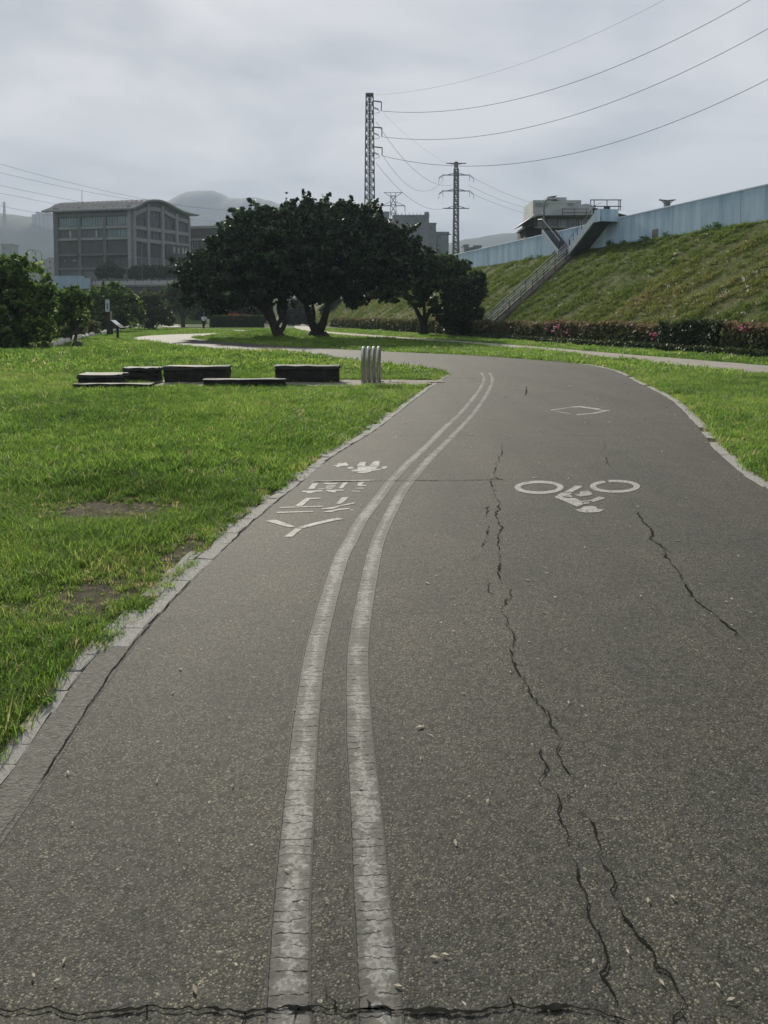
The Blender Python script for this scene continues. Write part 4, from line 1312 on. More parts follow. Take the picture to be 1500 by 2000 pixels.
# corrugated side shed with a roof railing
for k in range(11):
    u0 = 1152 + k * 7.2
    MB().box(X_(u0) + .01, X_(u0 + 7.2) - .03, -4, .0 + .06 * (k % 2), 4, Z_(408 + k * 1.55), TF).build('wall_sheet', M['roof_sheet'], hs)
MB().prism([(X_(1150), D - .5, Z_(405)), (X_(1234), D - .5, Z_(424)), (X_(1234), D - .5, Z_(426)), (X_(1150), D - .5, Z_(408))], (0, 5, 0)).build('shed_roof', M['house_dark'], hs)
for u0 in (1151, 1158, 1183, 1206, 1209):
    MB().tube([(X_(u0), D - .4, Z_(412)), (X_(u0), D - .4, Z_(391))], .05, 5).build('railing_post', M['rail_dark'], hs)
for v0 in (391.5, 404):
    MB().tube([(X_(1151), D - .4, Z_(v0)), (X_(1211), D - .4, Z_(v0))], .06, 5).build('railing', M['rail_dark'], hs)
MB().box(X_(1177), X_(1189), .3, .45, Z_(409), Z_(403.5), TF).build('roof_box', M['house_dark'], hs)
for v0 in (414, 421):
    MB().tube([(X_(1088), D - 2.5, Z_(v0)), (X_(1140), D - 2.5, Z_(v0))], .04, 5).build('balcony_rail', M['rail_dark'], hs)
for u0 in (1089, 1111, 1134):
    MB().tube([(X_(u0), D - 2.5, Z_(426)), (X_(u0), D - 2.5, Z_(413))], .04, 5).build('balcony_post', M['rail_dark'], hs)

D = 135.
X_ = lambda u: ad(u, 400, D).x
Z_ = lambda v: ad(1090, v, D).z
TF = Matrix.Translation((0, D, 0)) @ Matrix.Diagonal((1, -1, 1, 1))
bk = thing('rooftop_block', (X_(1085), D, 4), 'grey flat-topped block with small lit windows rising behind the old house', 'building')
MB().box(X_(1041), X_(1135), -9, 0, 4, Z_(397), TF).build('wall', M['house_light'], bk)
MB().box(X_(1041), X_(1108), -9, .05, Z_(397), Z_(391), TF).build('upper_wall', M['house_light'], bk)
MB().box(X_(1070), X_(1108), -8, -.5, Z_(391), Z_(384.5), TF).build('stair_house', M['house_light'], bk)
MB().box(X_(1108), X_(1135), -8, .02, Z_(397), Z_(391), TF).build('upper_wall', M['house_light'], bk)
MB().prism([(X_(1072), D + 1, Z_(382.5)), (X_(1090), D + 1, Z_(380)), (X_(1090), D + 1, Z_(381)), (X_(1072), D + 1, Z_(384))], (0, 4, 0)).build('roof_canopy', M['house_dark'], bk)
for u0, u1 in ((1046, 1049), (1052, 1055), (1057, 1061), (1064, 1069)):
    window(bk, TF @ Matrix.Translation((0, .12, 0)), X_(u0), X_(u1), Z_(403), Z_(397), M['glass_pale'], M['house'], 1)  # pale pane colour stands in for the lit rooms
window(bk, TF @ Matrix.Translation((0, .12, 0)), X_(1108), X_(1120), Z_(400.5), Z_(396.8), M['glass_pale'], M['house'], 3)  # lit window, its light only a pale pane colour


# ------------------------------------------------------------------ pylons
def lattice(mb, base, top, w0, w1, n, th):
    base = Vector(base); top = Vector(top)
    cor = lambda f, i: base.lerp(top, f) + Vector(((w0 + (w1 - w0) * f) / 2 * (1, 1, -1, -1)[i], (w0 + (w1 - w0) * f) / 2 * (1, -1, -1, 1)[i], 0))
    for i in range(4):
        mb.bar(cor(0, i), cor(1, i), th * 1.35)
        for k in range(n):
            f0, f1 = k / n, (k + 1) / n
            mb.bar(cor(f0, i), cor(f1, (i + 1) % 4), th)
            mb.bar(cor(f0, (i + 1) % 4), cor(f1, i), th)
            mb.bar(cor(f1, i), cor(f1, (i + 1) % 4), th)


D1 = 150.
t1 = ad(722, 186, D1)
py1 = thing('lattice_pylon', (t1.x, D1, 2), 'tall slim lattice pylon rising behind the big banyan crown, arms on one side', 'pylon')
mb = MB(); lattice(mb, (t1.x, D1, 2), (t1.x, D1, t1.z), 2.4, 1.35, 26, .14)
mb.build('lattice_mast', M['pylon'], py1)
MB().box(t1.x - .75, t1.x + .75, D1 - .75, D1 + .75, t1.z - .1, t1.z + .25).build('mast_cap', M['pylon'], py1)
MB().bar((t1.x, D1 - .9, 2), (t1.x, D1 - .7, t1.z - .3), .28).build('cable_ladder', M['pylon'], py1)
ARM1 = []
for va, ue, vi, vt in ((197, 745, 212, 216.5), (248, 746, 262, 267), (286.5, 746.5, 300, 304)):
    a = ad(730, va, D1); b = ad(ue, va + 2, D1); c = ad(ue - .3, vt, D1)
    MB().bar((t1.x + .6, D1, a.z), (b.x, D1, b.z), .2).bar((b.x, D1, b.z), (c.x, D1, c.z), .18).build('arm', M['pylon'], py1)
    i0 = ad(730, vi - 2, D1); i1 = ad(738.5, vi + 1.5, D1); i2 = ad(742, vi + 7, D1)
    ins = MB(); n = 9
    for k in range(n):
        p = Vector(i0).lerp(Vector(i1), k / (n - 1)); q = Vector(i0).lerp(Vector(i1), (k + .55) / (n - 1))
        ins.tube([p, q], [.2, .12], 6)
    ins.tube([i1, i2], .05, 4)
    ins.build('insulator', M['insul'], py1)
    MB().tube([i2, ad(735, vi + 9, D1), ad(729, vi + 9.5, D1)], .04, 4).build('jumper_wire', M['wire'], py1)
    ARM1.append(c)

D2 = 215.
t2 = ad(891, 317, D2)
X2 = lambda u, v: ad(u, v, D2)
py2 = thing('narrow_pylon', (t2.x, D2, 2), 'narrow tapered steel pylon with four pairs of crossarms beyond the wall', 'pylon')
mb = MB(); lattice(mb, (t2.x, D2, 2), (t2.x, D2, t2.z), 2.3, .75, 22, .2)
mb.build('lattice_mast', M['pylon'], py2)
for sg in (-1, 1):
    m_ = MB()
    for q in (.28,):
        m_.bar((t2.x + sg * .75, D2 - .3, 2), (t2.x + sg * .5, D2 - .3, X2(891, 330).z), .5)
    m_.build('leg_plate', M['pylon'], py2)
for vb, vt, half, dead in ((319, 322, 19.5, 0), (342, 337, 25, 1), (373, 368, 25, 1), (407, 400.5, 25.5, 0)):
    for sg in (-1, 1):
        e = X2(891 + sg * half, vb); r0 = X2(891, vb); r1 = X2(891, vt)
        a = MB().bar((r0.x, D2, r0.z), (e.x, D2, e.z), .22).bar((r1.x, D2, r1.z), (X2(891 + sg * half * .75, vb).x, D2, e.z), .16)
        hx = (r0.x + e.x) / 2
        a.bar((hx, D2, e.z), (hx, D2, (r0.z + r1.z) / 2), .14)
        a.build('crossarm', M['pylon'], py2)
        if dead:
            x0 = e.x
            ins = MB()
            for k in range(7):
                ins.tube([(x0 + sg * .18 * k, D2, e.z + .1 - .14 * k), (x0 + sg * (.18 * k + .1), D2, e.z + .02 - .14 * k)], [.24, .14], 6)
            ins.tube([(x0 + sg * 1.2, D2, e.z - .9), (x0 + sg * 1.35, D2, e.z - 2.2)], .07, 4)
            ins.tube([(x0 + sg * .1, D2, e.z - .1), (x0 + sg * .2, D2, e.z - 1.6)], .07, 4)
            ins.build('insulator', M['insul'], py2)

D3 = 420.
t3 = ad(768, 376, D3)
py3 = thing('far_pylon', (t3.x, D3, 2), 'distant lattice pylon with a wide waisted head above the grey block', 'pylon')
mb = MB(); lattice(mb, (t3.x, D3, 2), (t3.x, D3, ad(768, 383, D3).z), 6.5, 2.6, 14, .22); mb.build('lattice_mast', M['pylon'], py3)
for sg in (-1, 1):
    a = ad(768 + sg * 18, 376, D3); b = ad(768 + sg * 5, 384, D3); b2 = ad(768 + sg * 5, 376.5, D3)
    MB().bar(a, b, .3).bar(a, ad(768, 376, D3), .25).bar(b, b2, .25).build('earth_peak', M['pylon'], py3)
    e = ad(768 + sg * 23, 402, D3)
    MB().bar(e, ad(768 + sg * 5, 401.5, D3), .4).bar(e, ad(768 + sg * 5, 394, D3), .25).build('crossarm', M['pylon'], py3)
    MB().bar(e, ad(768 + sg * 23, 413, D3), .35).build('insulator', M['insul'], py3)

for nm, u, v0, v1, D, lab in (('far_pylon', 8, 394, 425, 1300, 'faint distant pylon on the hazy ridge'), ('far_pylon', 430, 436, 470, 600, 'small distant pylon between the annex roof and the banyan crown')):
    tp = ad(u, v0, D)
    p3 = thing(nm, (tp.x, D, 20), lab, 'pylon')
    mb = MB(); lattice(mb, (tp.x, D, ad(u, v1, D).z - 12), (tp.x, D, tp.z), 5, 1.2, 9, .3); mb.build('lattice_mast', M['pylon'], p3)
    for k in range(2):
        z = ad(u, v0 + 3 + 4 * k, D).z; hw = (4.5, 5.5)[k]
        MB().bar((tp.x - hw, D, z), (tp.x + hw, D, z), .5).build('crossarm', M['pylon'], p3)
D = 190.
tp = ad(1303, 392, D)
p4 = thing('pylon_head', (tp.x, D, 4), 'crossarm head of a pylon just showing above the right-hand wall', 'pylon')
mb = MB(); lattice(mb, (tp.x, D, 4), (tp.x, D, tp.z), 2.2, .9, 14, .2); mb.build('lattice_mast', M['pylon'], p4)
for sg in (-1, 1):
    MB().bar((tp.x, D, tp.z), (ad(1303 + sg * 16, 391, D).x, D, tp.z + .2), .3).bar((tp.x, D, tp.z - 1.2), (ad(1303 + sg * 11, 391, D).x, D, tp.z), .22).build('crossarm', M['pylon'], p4)


# ------------------------------------------------------------------ wires: real spans in vertical planes
def wire(pix, P, Q, ext0, ext1, label, group, r=.035):
    sz = [vplane(u, v, P, Q) for u, v in pix]
    s = np.array([a for a, b in sz]); z = np.array([b for a, b in sz])
    c = np.polyfit(s, z, 2)
    ex = (Vector((Q[0], Q[1], 0)) - Vector((P[0], P[1], 0))).normalized()
    pts = []
    for q in np.linspace(s.min() - ext0, s.max() + ext1, 60):
        p = Vector((P[0], P[1], 0)) + ex * q
        pts.append((p.x, p.y, float(np.polyval(c, q))))
    o = MB().tube(pts, r, 5).build('power_line', M['wire'])
    return tag(o, label, 'cable', group)


P1 = (t1.x + 2.4, D1); Q1 = (100, 62)
G_ = 'wires from the tall pylon to the right'
wire([(735, 186), (860, 168), (1000, 130), (1130, 82), (1220, 40), (1295, 0)], (t1.x, D1), Q1, 0, 70, 'thin earth wire running from the very tip of the tall pylon', G_, .018)
wire([(746, 216), (850, 220), (950, 207), (1100, 165), (1250, 110), (1350, 65), (1463, 0)], P1, Q1, 0, 60, 'power line from the top arm of the tall pylon', G_, .04)
wire([(747, 267), (820, 272), (900, 271), (1000, 256), (1130, 222), (1300, 155), (1400, 110), (1500, 57)], P1, Q1, 0, 50, 'power line from the middle arm of the tall pylon', G_, .04)
wire([(747, 304), (820, 319), (900, 324), (960, 323), (1050, 314), (1200, 278), (1350, 225), (1500, 155)], P1, Q1, 0, 40, 'power line from the lowest arm of the tall pylon', G_, .04)
Q2 = (t2.x - 3, D2)
G_ = 'wires between the two pylons'
wire([(735, 238), (760, 275), (800, 325), (840, 352), (880, 362)], (t1.x + 1, D1), (t2.x, D2), 0, 2, 'steep sagging wire between the tall pylon and the upper arms of the narrow one', G_, .035)
wire([(748, 305), (775, 340), (810, 370), (840, 372), (865, 352)], P1, Q2, 0, 0, 'deeply sagging wire slung from the lowest tall arm to the narrow pylon', G_, .03)
wire([(735, 318), (760, 350), (800, 388), (830, 403), (866, 408)], (t1.x + 1, D1), Q2, 0, 0, 'lowest wire from the tall pylon mast to the bottom narrow crossarm', G_, .035)
wire([(748, 218), (780, 255), (830, 290), (872, 318)], P1, Q2, 0, 0, 'faint thin wire from the top tall arm to the head of the narrow pylon', G_, .015)
Q3 = (70, 330)
G_ = 'wires leaving the narrow pylon'
for pp, lab in (([(922, 347), (970, 370), (1038, 396)], 'upper wire'), ([(915, 362), (960, 383), (1030, 406)], 'middle wire'), ([(921, 378), (975, 400), (1030, 418)], 'lower wire')):
    wire(pp, (t2.x + 4.5, D2), Q3, 0, 60, lab + ' leaving the narrow pylon towards the grey flat-topped block', G_, .035)
G_ = 'wires passing over the curved-roof building'
for k, pp in enumerate(([(0, 320), (90, 345), (180, 367), (260, 385), (340, 398), (430, 410)], [(0, 337), (100, 360), (200, 380), (300, 396)], [(0, 362), (70, 377), (140, 391)], [(0, 377), (50, 387), (105, 398)], [(0, 402), (40, 410), (80, 417)])):
    wire(pp, (-150, 235), (-75, 420), 60, 110, ('topmost', 'second', 'third', 'fourth', 'lowest')[k] + ' of the wires that slant down behind the curved-roof building', G_, .05)


# ------------------------------------------------------------------ foliage
def leaf_mesh(name, C, S, Nn, tint, m, aspect=1.7):
    """rhombic leaves: centres, sizes, normals"""
    n = len(C)
    Nn = Nn / (np.linalg.norm(Nn, axis=1)[:, None] + 1e-9)
    a = rng.normal(size=(n, 3)); a -= (a * Nn).sum(1)[:, None] * Nn; a /= np.linalg.norm(a, axis=1)[:, None] + 1e-9
    b = np.cross(Nn, a)
    L_ = S[:, None] * aspect * .5; W_ = S[:, None] * .5
    droop = Nn * S[:, None] * .18
    V = np.stack([C - a * L_ - droop, C + b * W_, C + a * L_ - droop, C - b * W_], 1).reshape(-1, 3)
    me = bpy.data.meshes.new(name)
    me.vertices.add(4 * n); me.vertices.foreach_set('co', V.reshape(-1))
    me.loops.add(4 * n); me.polygons.add(n)
    me.loops.foreach_set('vertex_index', np.arange(4 * n))
    me.polygons.foreach_set('loop_start', np.arange(n) * 4)
    at = me.attributes.new('tint', 'FLOAT', 'FACE'); at.data.foreach_set('value', tint)
    me.materials.append(m); me.update(); me.validate()
    return me


def sphere(n):
    v = rng.normal(size=(n, 3)); return v / np.linalg.norm(v, axis=1)[:, None]


def crown(blobs, per_m2, size, puff=.34, up=.0, tint_lo=.0, tint_hi=.75, fill=.18, flat_=.75, top_light=.25, sprig=5., sprig_n=16, pale=.0, bough=0.):
    """blobs: (x,y,z,rx,ry,rz) -> leaves on many small puffs spread over and inside each blob"""
    C, S, Nn, Tn = [], [], [], []
    for (x, y, z, rx, ry, rz) in blobs:
        c = np.array([x, y, z]); r = np.array([rx, ry, rz]); rm_ = (rx * ry * rz) ** (1 / 3)
        npf = max(8, int(15 * (1 / puff) ** 1.35 * .55))
        d = sphere(npf)
        rad = np.where(rng.random(npf) < fill, rng.uniform(.3, .75, npf), rng.uniform(.74, 1.03, npf))
        pc = c + d * r * rad[:, None]
        pr = rm_ * puff * rng.uniform(.55, 1.3, npf)
        for i in range(npf):
            k = max(6, int(per_m2 * 4 * pr[i] ** 2 * 2.4))
            dd = sphere(k)
            q = pc[i] + dd * pr[i] * (rng.random(k)[:, None] ** .4) * np.array([1.1, 1.1, flat_])
            C.append(q); S.append(size * rng.uniform(.55, 1.35, k))
            nn = dd * .5 + d[i] * .4 + rng.normal(size=(k, 3)) * .55 + np.array([0, 0, up])
            Nn.append(nn)
            base = rng.uniform(tint_lo, tint_hi) * .55 + (.5 if rng.random() < pale else 0)  # some puffs paler: grey leaf highlights put into the tint
            Tn.append(np.clip(base + rng.uniform(tint_lo, tint_hi, k) * .5 + top_light * (dd[:, 2] > .35) * rng.random(k), 0, 1))  # upper leaves tinted lighter, as if lit from above
        for q in range(int(bough * (rx * rz + ry * rz + rx * ry))):
            d = sphere(1)[0]; d[2] = abs(d[2]) * .9 - .05; d /= np.linalg.norm(d)
            o_ = c + d * r * .85
            dirn = d * .8 + rng.normal(size=3) * .45 + np.array([0, 0, .1]); dirn /= np.linalg.norm(dirn)
            ln = rng.uniform(.7, 1.55); k = int(rng.uniform(50, 90))
            tt = rng.random(k)
            C.append(o_ + dirn * ln * tt[:, None] + rng.normal(size=(k, 3)) * (.24 * (1.1 - tt))[:, None] + np.array([0, 0, -.35]) * (tt ** 2)[:, None] * rng.uniform(-.5, 1))
            S.append(size * rng.uniform(.6, 1.2, k)); Nn.append(rng.normal(size=(k, 3)) * .8 + np.array([0, 0, .5]))
            Tn.append(np.clip(rng.uniform(tint_lo, tint_hi) * .5 + rng.uniform(0, .5, k), 0, 1))
        for q in range(int(sprig * (rx * rz + ry * rz + rx * ry))):
            d = sphere(1)[0]; d[2] = abs(d[2]) * .8 + .1 if rng.random() < .75 else d[2]
            d /= np.linalg.norm(d)
            o_ = c + d * r * .9
            dirn = d * .7 + rng.normal(size=3) * .35 + np.array([0, 0, .25]); dirn /= np.linalg.norm(dirn)
            ln = rm_ * rng.uniform(.2, .6); k = int(sprig_n * rng.uniform(.6, 1.4))
            tt = rng.random(k) ** .7
            C.append(o_ + dirn * ln * tt[:, None] + rng.normal(size=(k, 3)) * (size * .55) * (1.15 - tt)[:, None]); S.append(size * rng.uniform(.5, 1.1, k))
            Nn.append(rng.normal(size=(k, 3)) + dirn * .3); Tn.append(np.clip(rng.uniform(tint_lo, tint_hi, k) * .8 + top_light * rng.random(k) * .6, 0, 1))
    return np.vstack(C), np.concatenate(S), np.vstack(Nn), np.concatenate(Tn)


def blob_px(u, v, r, y, ry=None, sq=1.):
    p = ad(u, v, y); k = y / FPX * 1.0 / math.cos(PITCH) if False else y / FPX
    return (p.x, y, p.z, r * k, (ry if ry else r * k), r * k * sq)


def limbs(mb, base, targets, r0, zsplit=1.3):
    for tg in targets:
        tg = Vector(tg); b = Vector(base)
        m1 = b.lerp(tg, .3) + Vector((random.uniform(-.25, .25), random.uniform(-.25, .25), zsplit * .25))
        m2 = b.lerp(tg, .65) + Vector((random.uniform(-.4, .4), random.uniform(-.4, .4), .35))
        mb.tube([b, m1, m2, tg], [r0, r0 * .72, r0 * .42, r0 * .14], 7)


# --- the big banyan: two trees grown into one crown
def banyan(label, trunk_lines, blobs, group=None, extra=()):
    b0_ = trunk_lines[0][0][0]
    tr = thing('banyan_tree', (b0_[0], b0_[1], 0), label, 'tree', 'banyans on the lawn')
    mb = MB()
    for pts, rad in trunk_lines:
        mb.tube(pts, rad, 9)
    mb.build('trunk', M['bark'], tr, smooth=True)
    lm = MB()
    for (st_, tgs, r0) in extra:
        limbs(lm, st_, tgs, r0)
    lm.build('limb', M['bark'], tr, smooth=True)
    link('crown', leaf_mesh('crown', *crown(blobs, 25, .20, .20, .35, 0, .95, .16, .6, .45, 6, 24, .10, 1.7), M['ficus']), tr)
    return tr


yA, yB = 53.6, 55.8
kA = yA / FPX
A = lambda u, v, dy=0: tuple(ad(u, v, yA + dy))
Bq = lambda u, v, dy=0: tuple(ad(u, v, yB + dy))
tbA = gp(543, 661); tbB = gp(620, 659)
banyan('left banyan of the joined pair, with leaning twisted double trunk', [
    ([(tbA.x, yA, -.2), A(543, 655), A(533, 630), A(528, 612), A(521, 590)], [.58, .36, .30, .26, .2]),
    ([A(545, 652), A(553, 640, .4), A(558, 628, .5), A(555, 612, .6), A(560, 595, .6)], [.2, .17, .16, .15, .12]),
    ([A(538, 640), A(549, 622, .5), A(543, 602, .8), A(546, 585, .8)], [.17, .15, .13, .11]),
    ([A(536, 636), A(515, 608, .3), A(497, 592, .3)], [.22, .17, .11]),
    ([A(555, 655, -.6), A(540, 662, -.7), A(529, 664, -.8)], [.3, .2, .05])],
    [blob_px(u, v, r, yA + dy, ry) for u, v, r, dy, ry in ((408, 552, 38, 0, 2.2), (384, 562, 26, -1, 1.4), (428, 518, 36, 1, 2.4), (460, 480, 34, 0, 2.4), (470, 540, 62, -2, 2.6), (506, 464, 42, 1.5, 2.6), (540, 500, 62, -1, 3), (500, 558, 44, 1, 2.5), (430, 578, 36, -1, 2), (550, 444, 34, 0, 2), (560, 548, 42, 0, 2.6), (478, 430, 16, .5, 1.), (455, 438, 12, 0, .7), (512, 420, 15, 0, .8), (368, 532, 16, 0, .9), (366, 586, 12, 0, .6))],
    extra=((A(524, 600), [A(440, 545), A(480, 500), A(540, 480), A(400, 560, -1), A(470, 560, 2), A(560, 540, 1)], .24), (A(553, 605, .6), [A(570, 540), A(520, 530, 2)], .16)))
banyan('right banyan of the joined pair, with stout forked trunk and widest crown', [
    ([(tbB.x, yB, -.2), Bq(619, 648), Bq(607, 628), Bq(601, 606), Bq(594, 585)], [.62, .42, .25, .21, .16]),
    ([Bq(621, 650), Bq(631, 630, -.3), Bq(637, 608, -.4), Bq(643, 588, -.4)], [.42, .29, .24, .18]),
    ([Bq(612, 637, .5), Bq(613, 612, .9), Bq(610, 590, 1)], [.16, .13, .1]),
    ([Bq(632, 655, -.5), Bq(642, 660, -.6), Bq(650, 664, -.8)], [.34, .22, .05]),
    ([Bq(610, 652, -.5), Bq(602, 661, -.7), Bq(596, 665, -.9)], [.3, .2, .05])],
    [blob_px(u, v, r, yB + dy, ry) for u, v, r, dy, ry in ((598, 444, 38, 0, 2.4), (640, 444, 36, 1, 2.4), (663, 408, 14, 0, .8), (688, 444, 34, 0, 2.2), (600, 408, 12, 0, .7), (560, 412, 13, 0, .7), (740, 434, 13, 0, .7), (775, 458, 16, 0, .8), (812, 500, 14, 0, .7), (820, 545, 12, 0, .6), (692, 414, 11, 0, .6), (610, 500, 70, -2, 3), (680, 500, 72, -1, 3.2), (732, 470, 40, 0, 2.4), (750, 525, 58, 0, 2.8), (785, 500, 36, 0, 2), (800, 535, 28, 0, 1.6), (700, 553, 42, 0, 2.6), (620, 548, 46, 0, 3), (770, 562, 30, 0, 1.8), (715, 424, 18, .5, 1), (575, 420, 18, 0, 1), (625, 412, 15, 0, .8), (690, 588, 16, 0, 1.))],
    extra=((Bq(597, 592), [Bq(560, 520), Bq(600, 470), Bq(540, 550, 1), Bq(640, 500, 2)], .2), (Bq(642, 592, -.4), [Bq(700, 520), Bq(660, 450), Bq(760, 540), Bq(720, 480, 2), Bq(620, 520, -2)], .22)))

# --- smaller tree and round bush beside the stair foot
yS = 61.
S_ = lambda u, v, dy=0: tuple(ad(u, v, yS + dy))
tb = ad(828, 655, yS)
tr = thing('small_tree', (tb.x, yS, 0), 'small round tree with short forked trunk between the banyan and the slope', 'tree')
MB().tube([(tb.x, yS, -.2), S_(827, 640), S_(823, 625), S_(814, 607), S_(806, 592)], [.4, .32, .22, .16, .1], 8).tube([S_(827, 638), S_(832, 620), S_(842, 604), S_(850, 590)], [.26, .2, .15, .1], 8).tube([S_(828, 630), S_(829, 612), S_(828, 590)], [.18, .14, .1], 7).build('trunk', M['bark'], tr, smooth=True)
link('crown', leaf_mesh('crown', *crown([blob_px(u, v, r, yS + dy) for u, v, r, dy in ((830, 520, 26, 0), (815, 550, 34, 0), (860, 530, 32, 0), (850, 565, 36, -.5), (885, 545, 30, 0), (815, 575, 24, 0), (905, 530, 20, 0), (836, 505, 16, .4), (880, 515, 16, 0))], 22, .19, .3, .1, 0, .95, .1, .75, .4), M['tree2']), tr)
bsh = thing('round_bush', (ad(910, 640, 58.5).x, 58.5, 0), 'dense round dark bush reaching the ground at the stair foot', 'bush')
link('crown', leaf_mesh('crown', *crown([blob_px(u, v, r, 58.5 + dy) for u, v, r, dy in ((905, 590, 40, 0), (880, 610, 34, 0), (925, 570, 26, 0), (915, 615, 30, -.4), (890, 630, 24, -.5), (935, 545, 15, 0))], 24, .17, .3, .1, 0, .75, .1, .8, .3), M['shrub_dark']), bsh)
MB().tube([(ad(900, 645, 58.5).x, 58.5, -.1), ad(900, 600, 58.5)], [.16, .08], 6).build('stem', M['bark'], bsh)


# --- bushes on the river bank
def bush(name, label, y, blobs, m, dens=20, size=.2, puff=.34, group='bushes on the river bank', lo=0, hi=1., stem=True, cat='bush', tl=.45):
    bl = [blob_px(u, v, r, y + dy) for u, v, r, dy in blobs]
    cx = sum(b[0] for b in bl) / len(bl)
    z0 = float(hgt(np.array([cx]), np.array([y]))[0])
    o = thing(name, (cx, y, z0), label, cat, group)
    link('foliage', leaf_mesh('foliage', *crown(bl, dens, size, puff, .15, lo, hi, .12, .8, tl), m), o)
    if stem:
        mb = MB()
        for b in bl:
            mb.tube([(cx + random.uniform(-.3, .3), y, z0 - .1), ((cx + b[0]) / 2, y + random.uniform(-.3, .3), (z0 + b[2]) / 2), (b[0], b[1], b[2])], [.1, .07, .03], 5)
        mb.build('stem', M['twig'], o)
    return o


bush('bank_bush', 'tallest broad-leaved bush with sunlit top at the lawn edge', 37, [(-40, 560, 70, 0), (35, 560, 52, 0), (10, 620, 60, -.5), (65, 590, 40, 0), (70, 640, 34, -.6), (30, 525, 26, .2), (85, 605, 24, 0), (-60, 640, 60, 0), (20, 665, 34, -.8)], M['bush'], 30, .17, .26)
bush('bank_bush', 'looser leafy bush leaning out beside the tallest bank bush', 43, [(120, 600, 26, 0), (140, 580, 18, 0), (150, 610, 24, 0), (120, 635, 24, 0), (105, 580, 18, 0), (165, 585, 12, 0)], M['bush'], 24, .17, .32)
bush('reed_clump', 'pale feathery reeds low on the bank below the bushes', 50, [(140, 640, 18, 0), (165, 635, 18, 0), (187, 640, 12, 0), (112, 652, 12, 0)], M['reed'], 30, .13, .3, hi=1, cat='reeds', stem=False)
bush('reed_clump', 'small pale reeds at the foot of the tallest bank bush', 36, [(20, 690, 14, 0), (55, 685, 13, 0), (85, 680, 11, .3), (-10, 688, 14, 0)], M['reed'], 40, .09, .3, hi=.9, cat='reeds', stem=False)
bush('bank_thicket', 'dense green thicket behind the tall blue sign', 76, [(190, 590, 26, 0), (220, 575, 22, 0), (225, 610, 26, 0), (195, 625, 22, 0), (250, 592, 20, 0), (255, 615, 24, 0), (175, 610, 20, 0)], M['bush'], 11, .26, .3)
bush('bank_thicket', 'brownish green thicket between the blue sign and the small far tree', 88, [(285, 595, 24, 0), (285, 620, 20, 0), (310, 610, 20, 0), (325, 620, 16, 0), (300, 585, 12, 0), (268, 605, 18, 0)], M['reed'], 11, .26, .3, hi=.75, tl=.2)
bush('bank_thicket', 'low dark green thicket below the viaduct piers', 128, [(200, 597, 20, 0), (240, 594, 18, 0), (170, 600, 22, 0), (280, 600, 18, 0), (140, 592, 24, 0), (330, 612, 16, 0), (380, 608, 18, 0)], M['tree2'], 6, .4, .3)
bush('bank_thicket', 'far left dark thicket reaching under the blue hoarding', 120, [(60, 590, 34, 0), (110, 590, 22, 0), (20, 590, 40, 0), (-30, 590, 40, 0)], M['tree2'], 6, .4, .3)

yF = 112.
F_ = lambda u, v: tuple(ad(u, v, yF))
tr = thing('far_tree', (ad(357, 632, yF).x, yF, 0), 'small spreading far tree with bare forked trunk behind the walker', 'tree')
MB().tube([(ad(358, 632, yF).x, yF, -.6), F_(357, 622), F_(352, 610), F_(346, 600)], [.34, .28, .2, .12], 7).tube([F_(358, 622), F_(366, 610), F_(376, 600), F_(388, 596)], [.24, .18, .13, .08], 7).tube([F_(357, 620), F_(360, 606), F_(362, 596)], [.16, .12, .08], 6).build('trunk', M['bark'], tr, smooth=True)
link('crown', leaf_mesh('crown', *crown([blob_px(u, v, r, yF + dy) for u, v, r, dy in ((330, 578, 17, 0), (345, 570, 17, 0), (362, 582, 20, 0), (380, 590, 18, 0), (350, 592, 16, 0), (395, 580, 18, 0), (372, 566, 14, 0))], 9, .32, .3, .1, 0, .9, .1, .75, .4), M['tree2']), tr)

# trees and shrubs before the curved-roof building and along the far end of the park
for k, (u, v, r) in enumerate(((200, 532, 10), (213, 526, 12), (228, 532, 10), (262, 533, 10), (278, 531, 11), (298, 530, 11), (318, 532, 11), (335, 531, 10))):
    y = 176
    bush('roadside_shrub', 'small dull green shrub along the road before the curved-roof building', y, [(u, v, r, 0), (u + 6, v + 3, r * .8, 0), (u - 5, v + 4, r * .7, 0)], M['tree2'], 4, .5, .36, group='shrubs before the curved-roof building', hi=.7, stem=False, cat='shrub')
for k, (u, v, r, y, lab) in enumerate(((430, 598, 26, 128, 'dark background tree behind the left banyan trunk'), (480, 600, 26, 126, 'dark background tree over the low hedge'), (575, 608, 20, 130, 'dark background tree seen between the two banyan trunks'), (660, 606, 22, 132, 'dark background tree seen right of the forked banyan trunk'))):
    bush('background_tree', lab, y, [(u, v, r, 0), (u + r * .9, v + 6, r * .8, 0), (u - r * .8, v + 7, r * .7, 0), (u, v + 16, r * .7, 0)], M['shrub_dark'], 6, .4, .34, group='dark trees at the far end of the park', cat='tree')


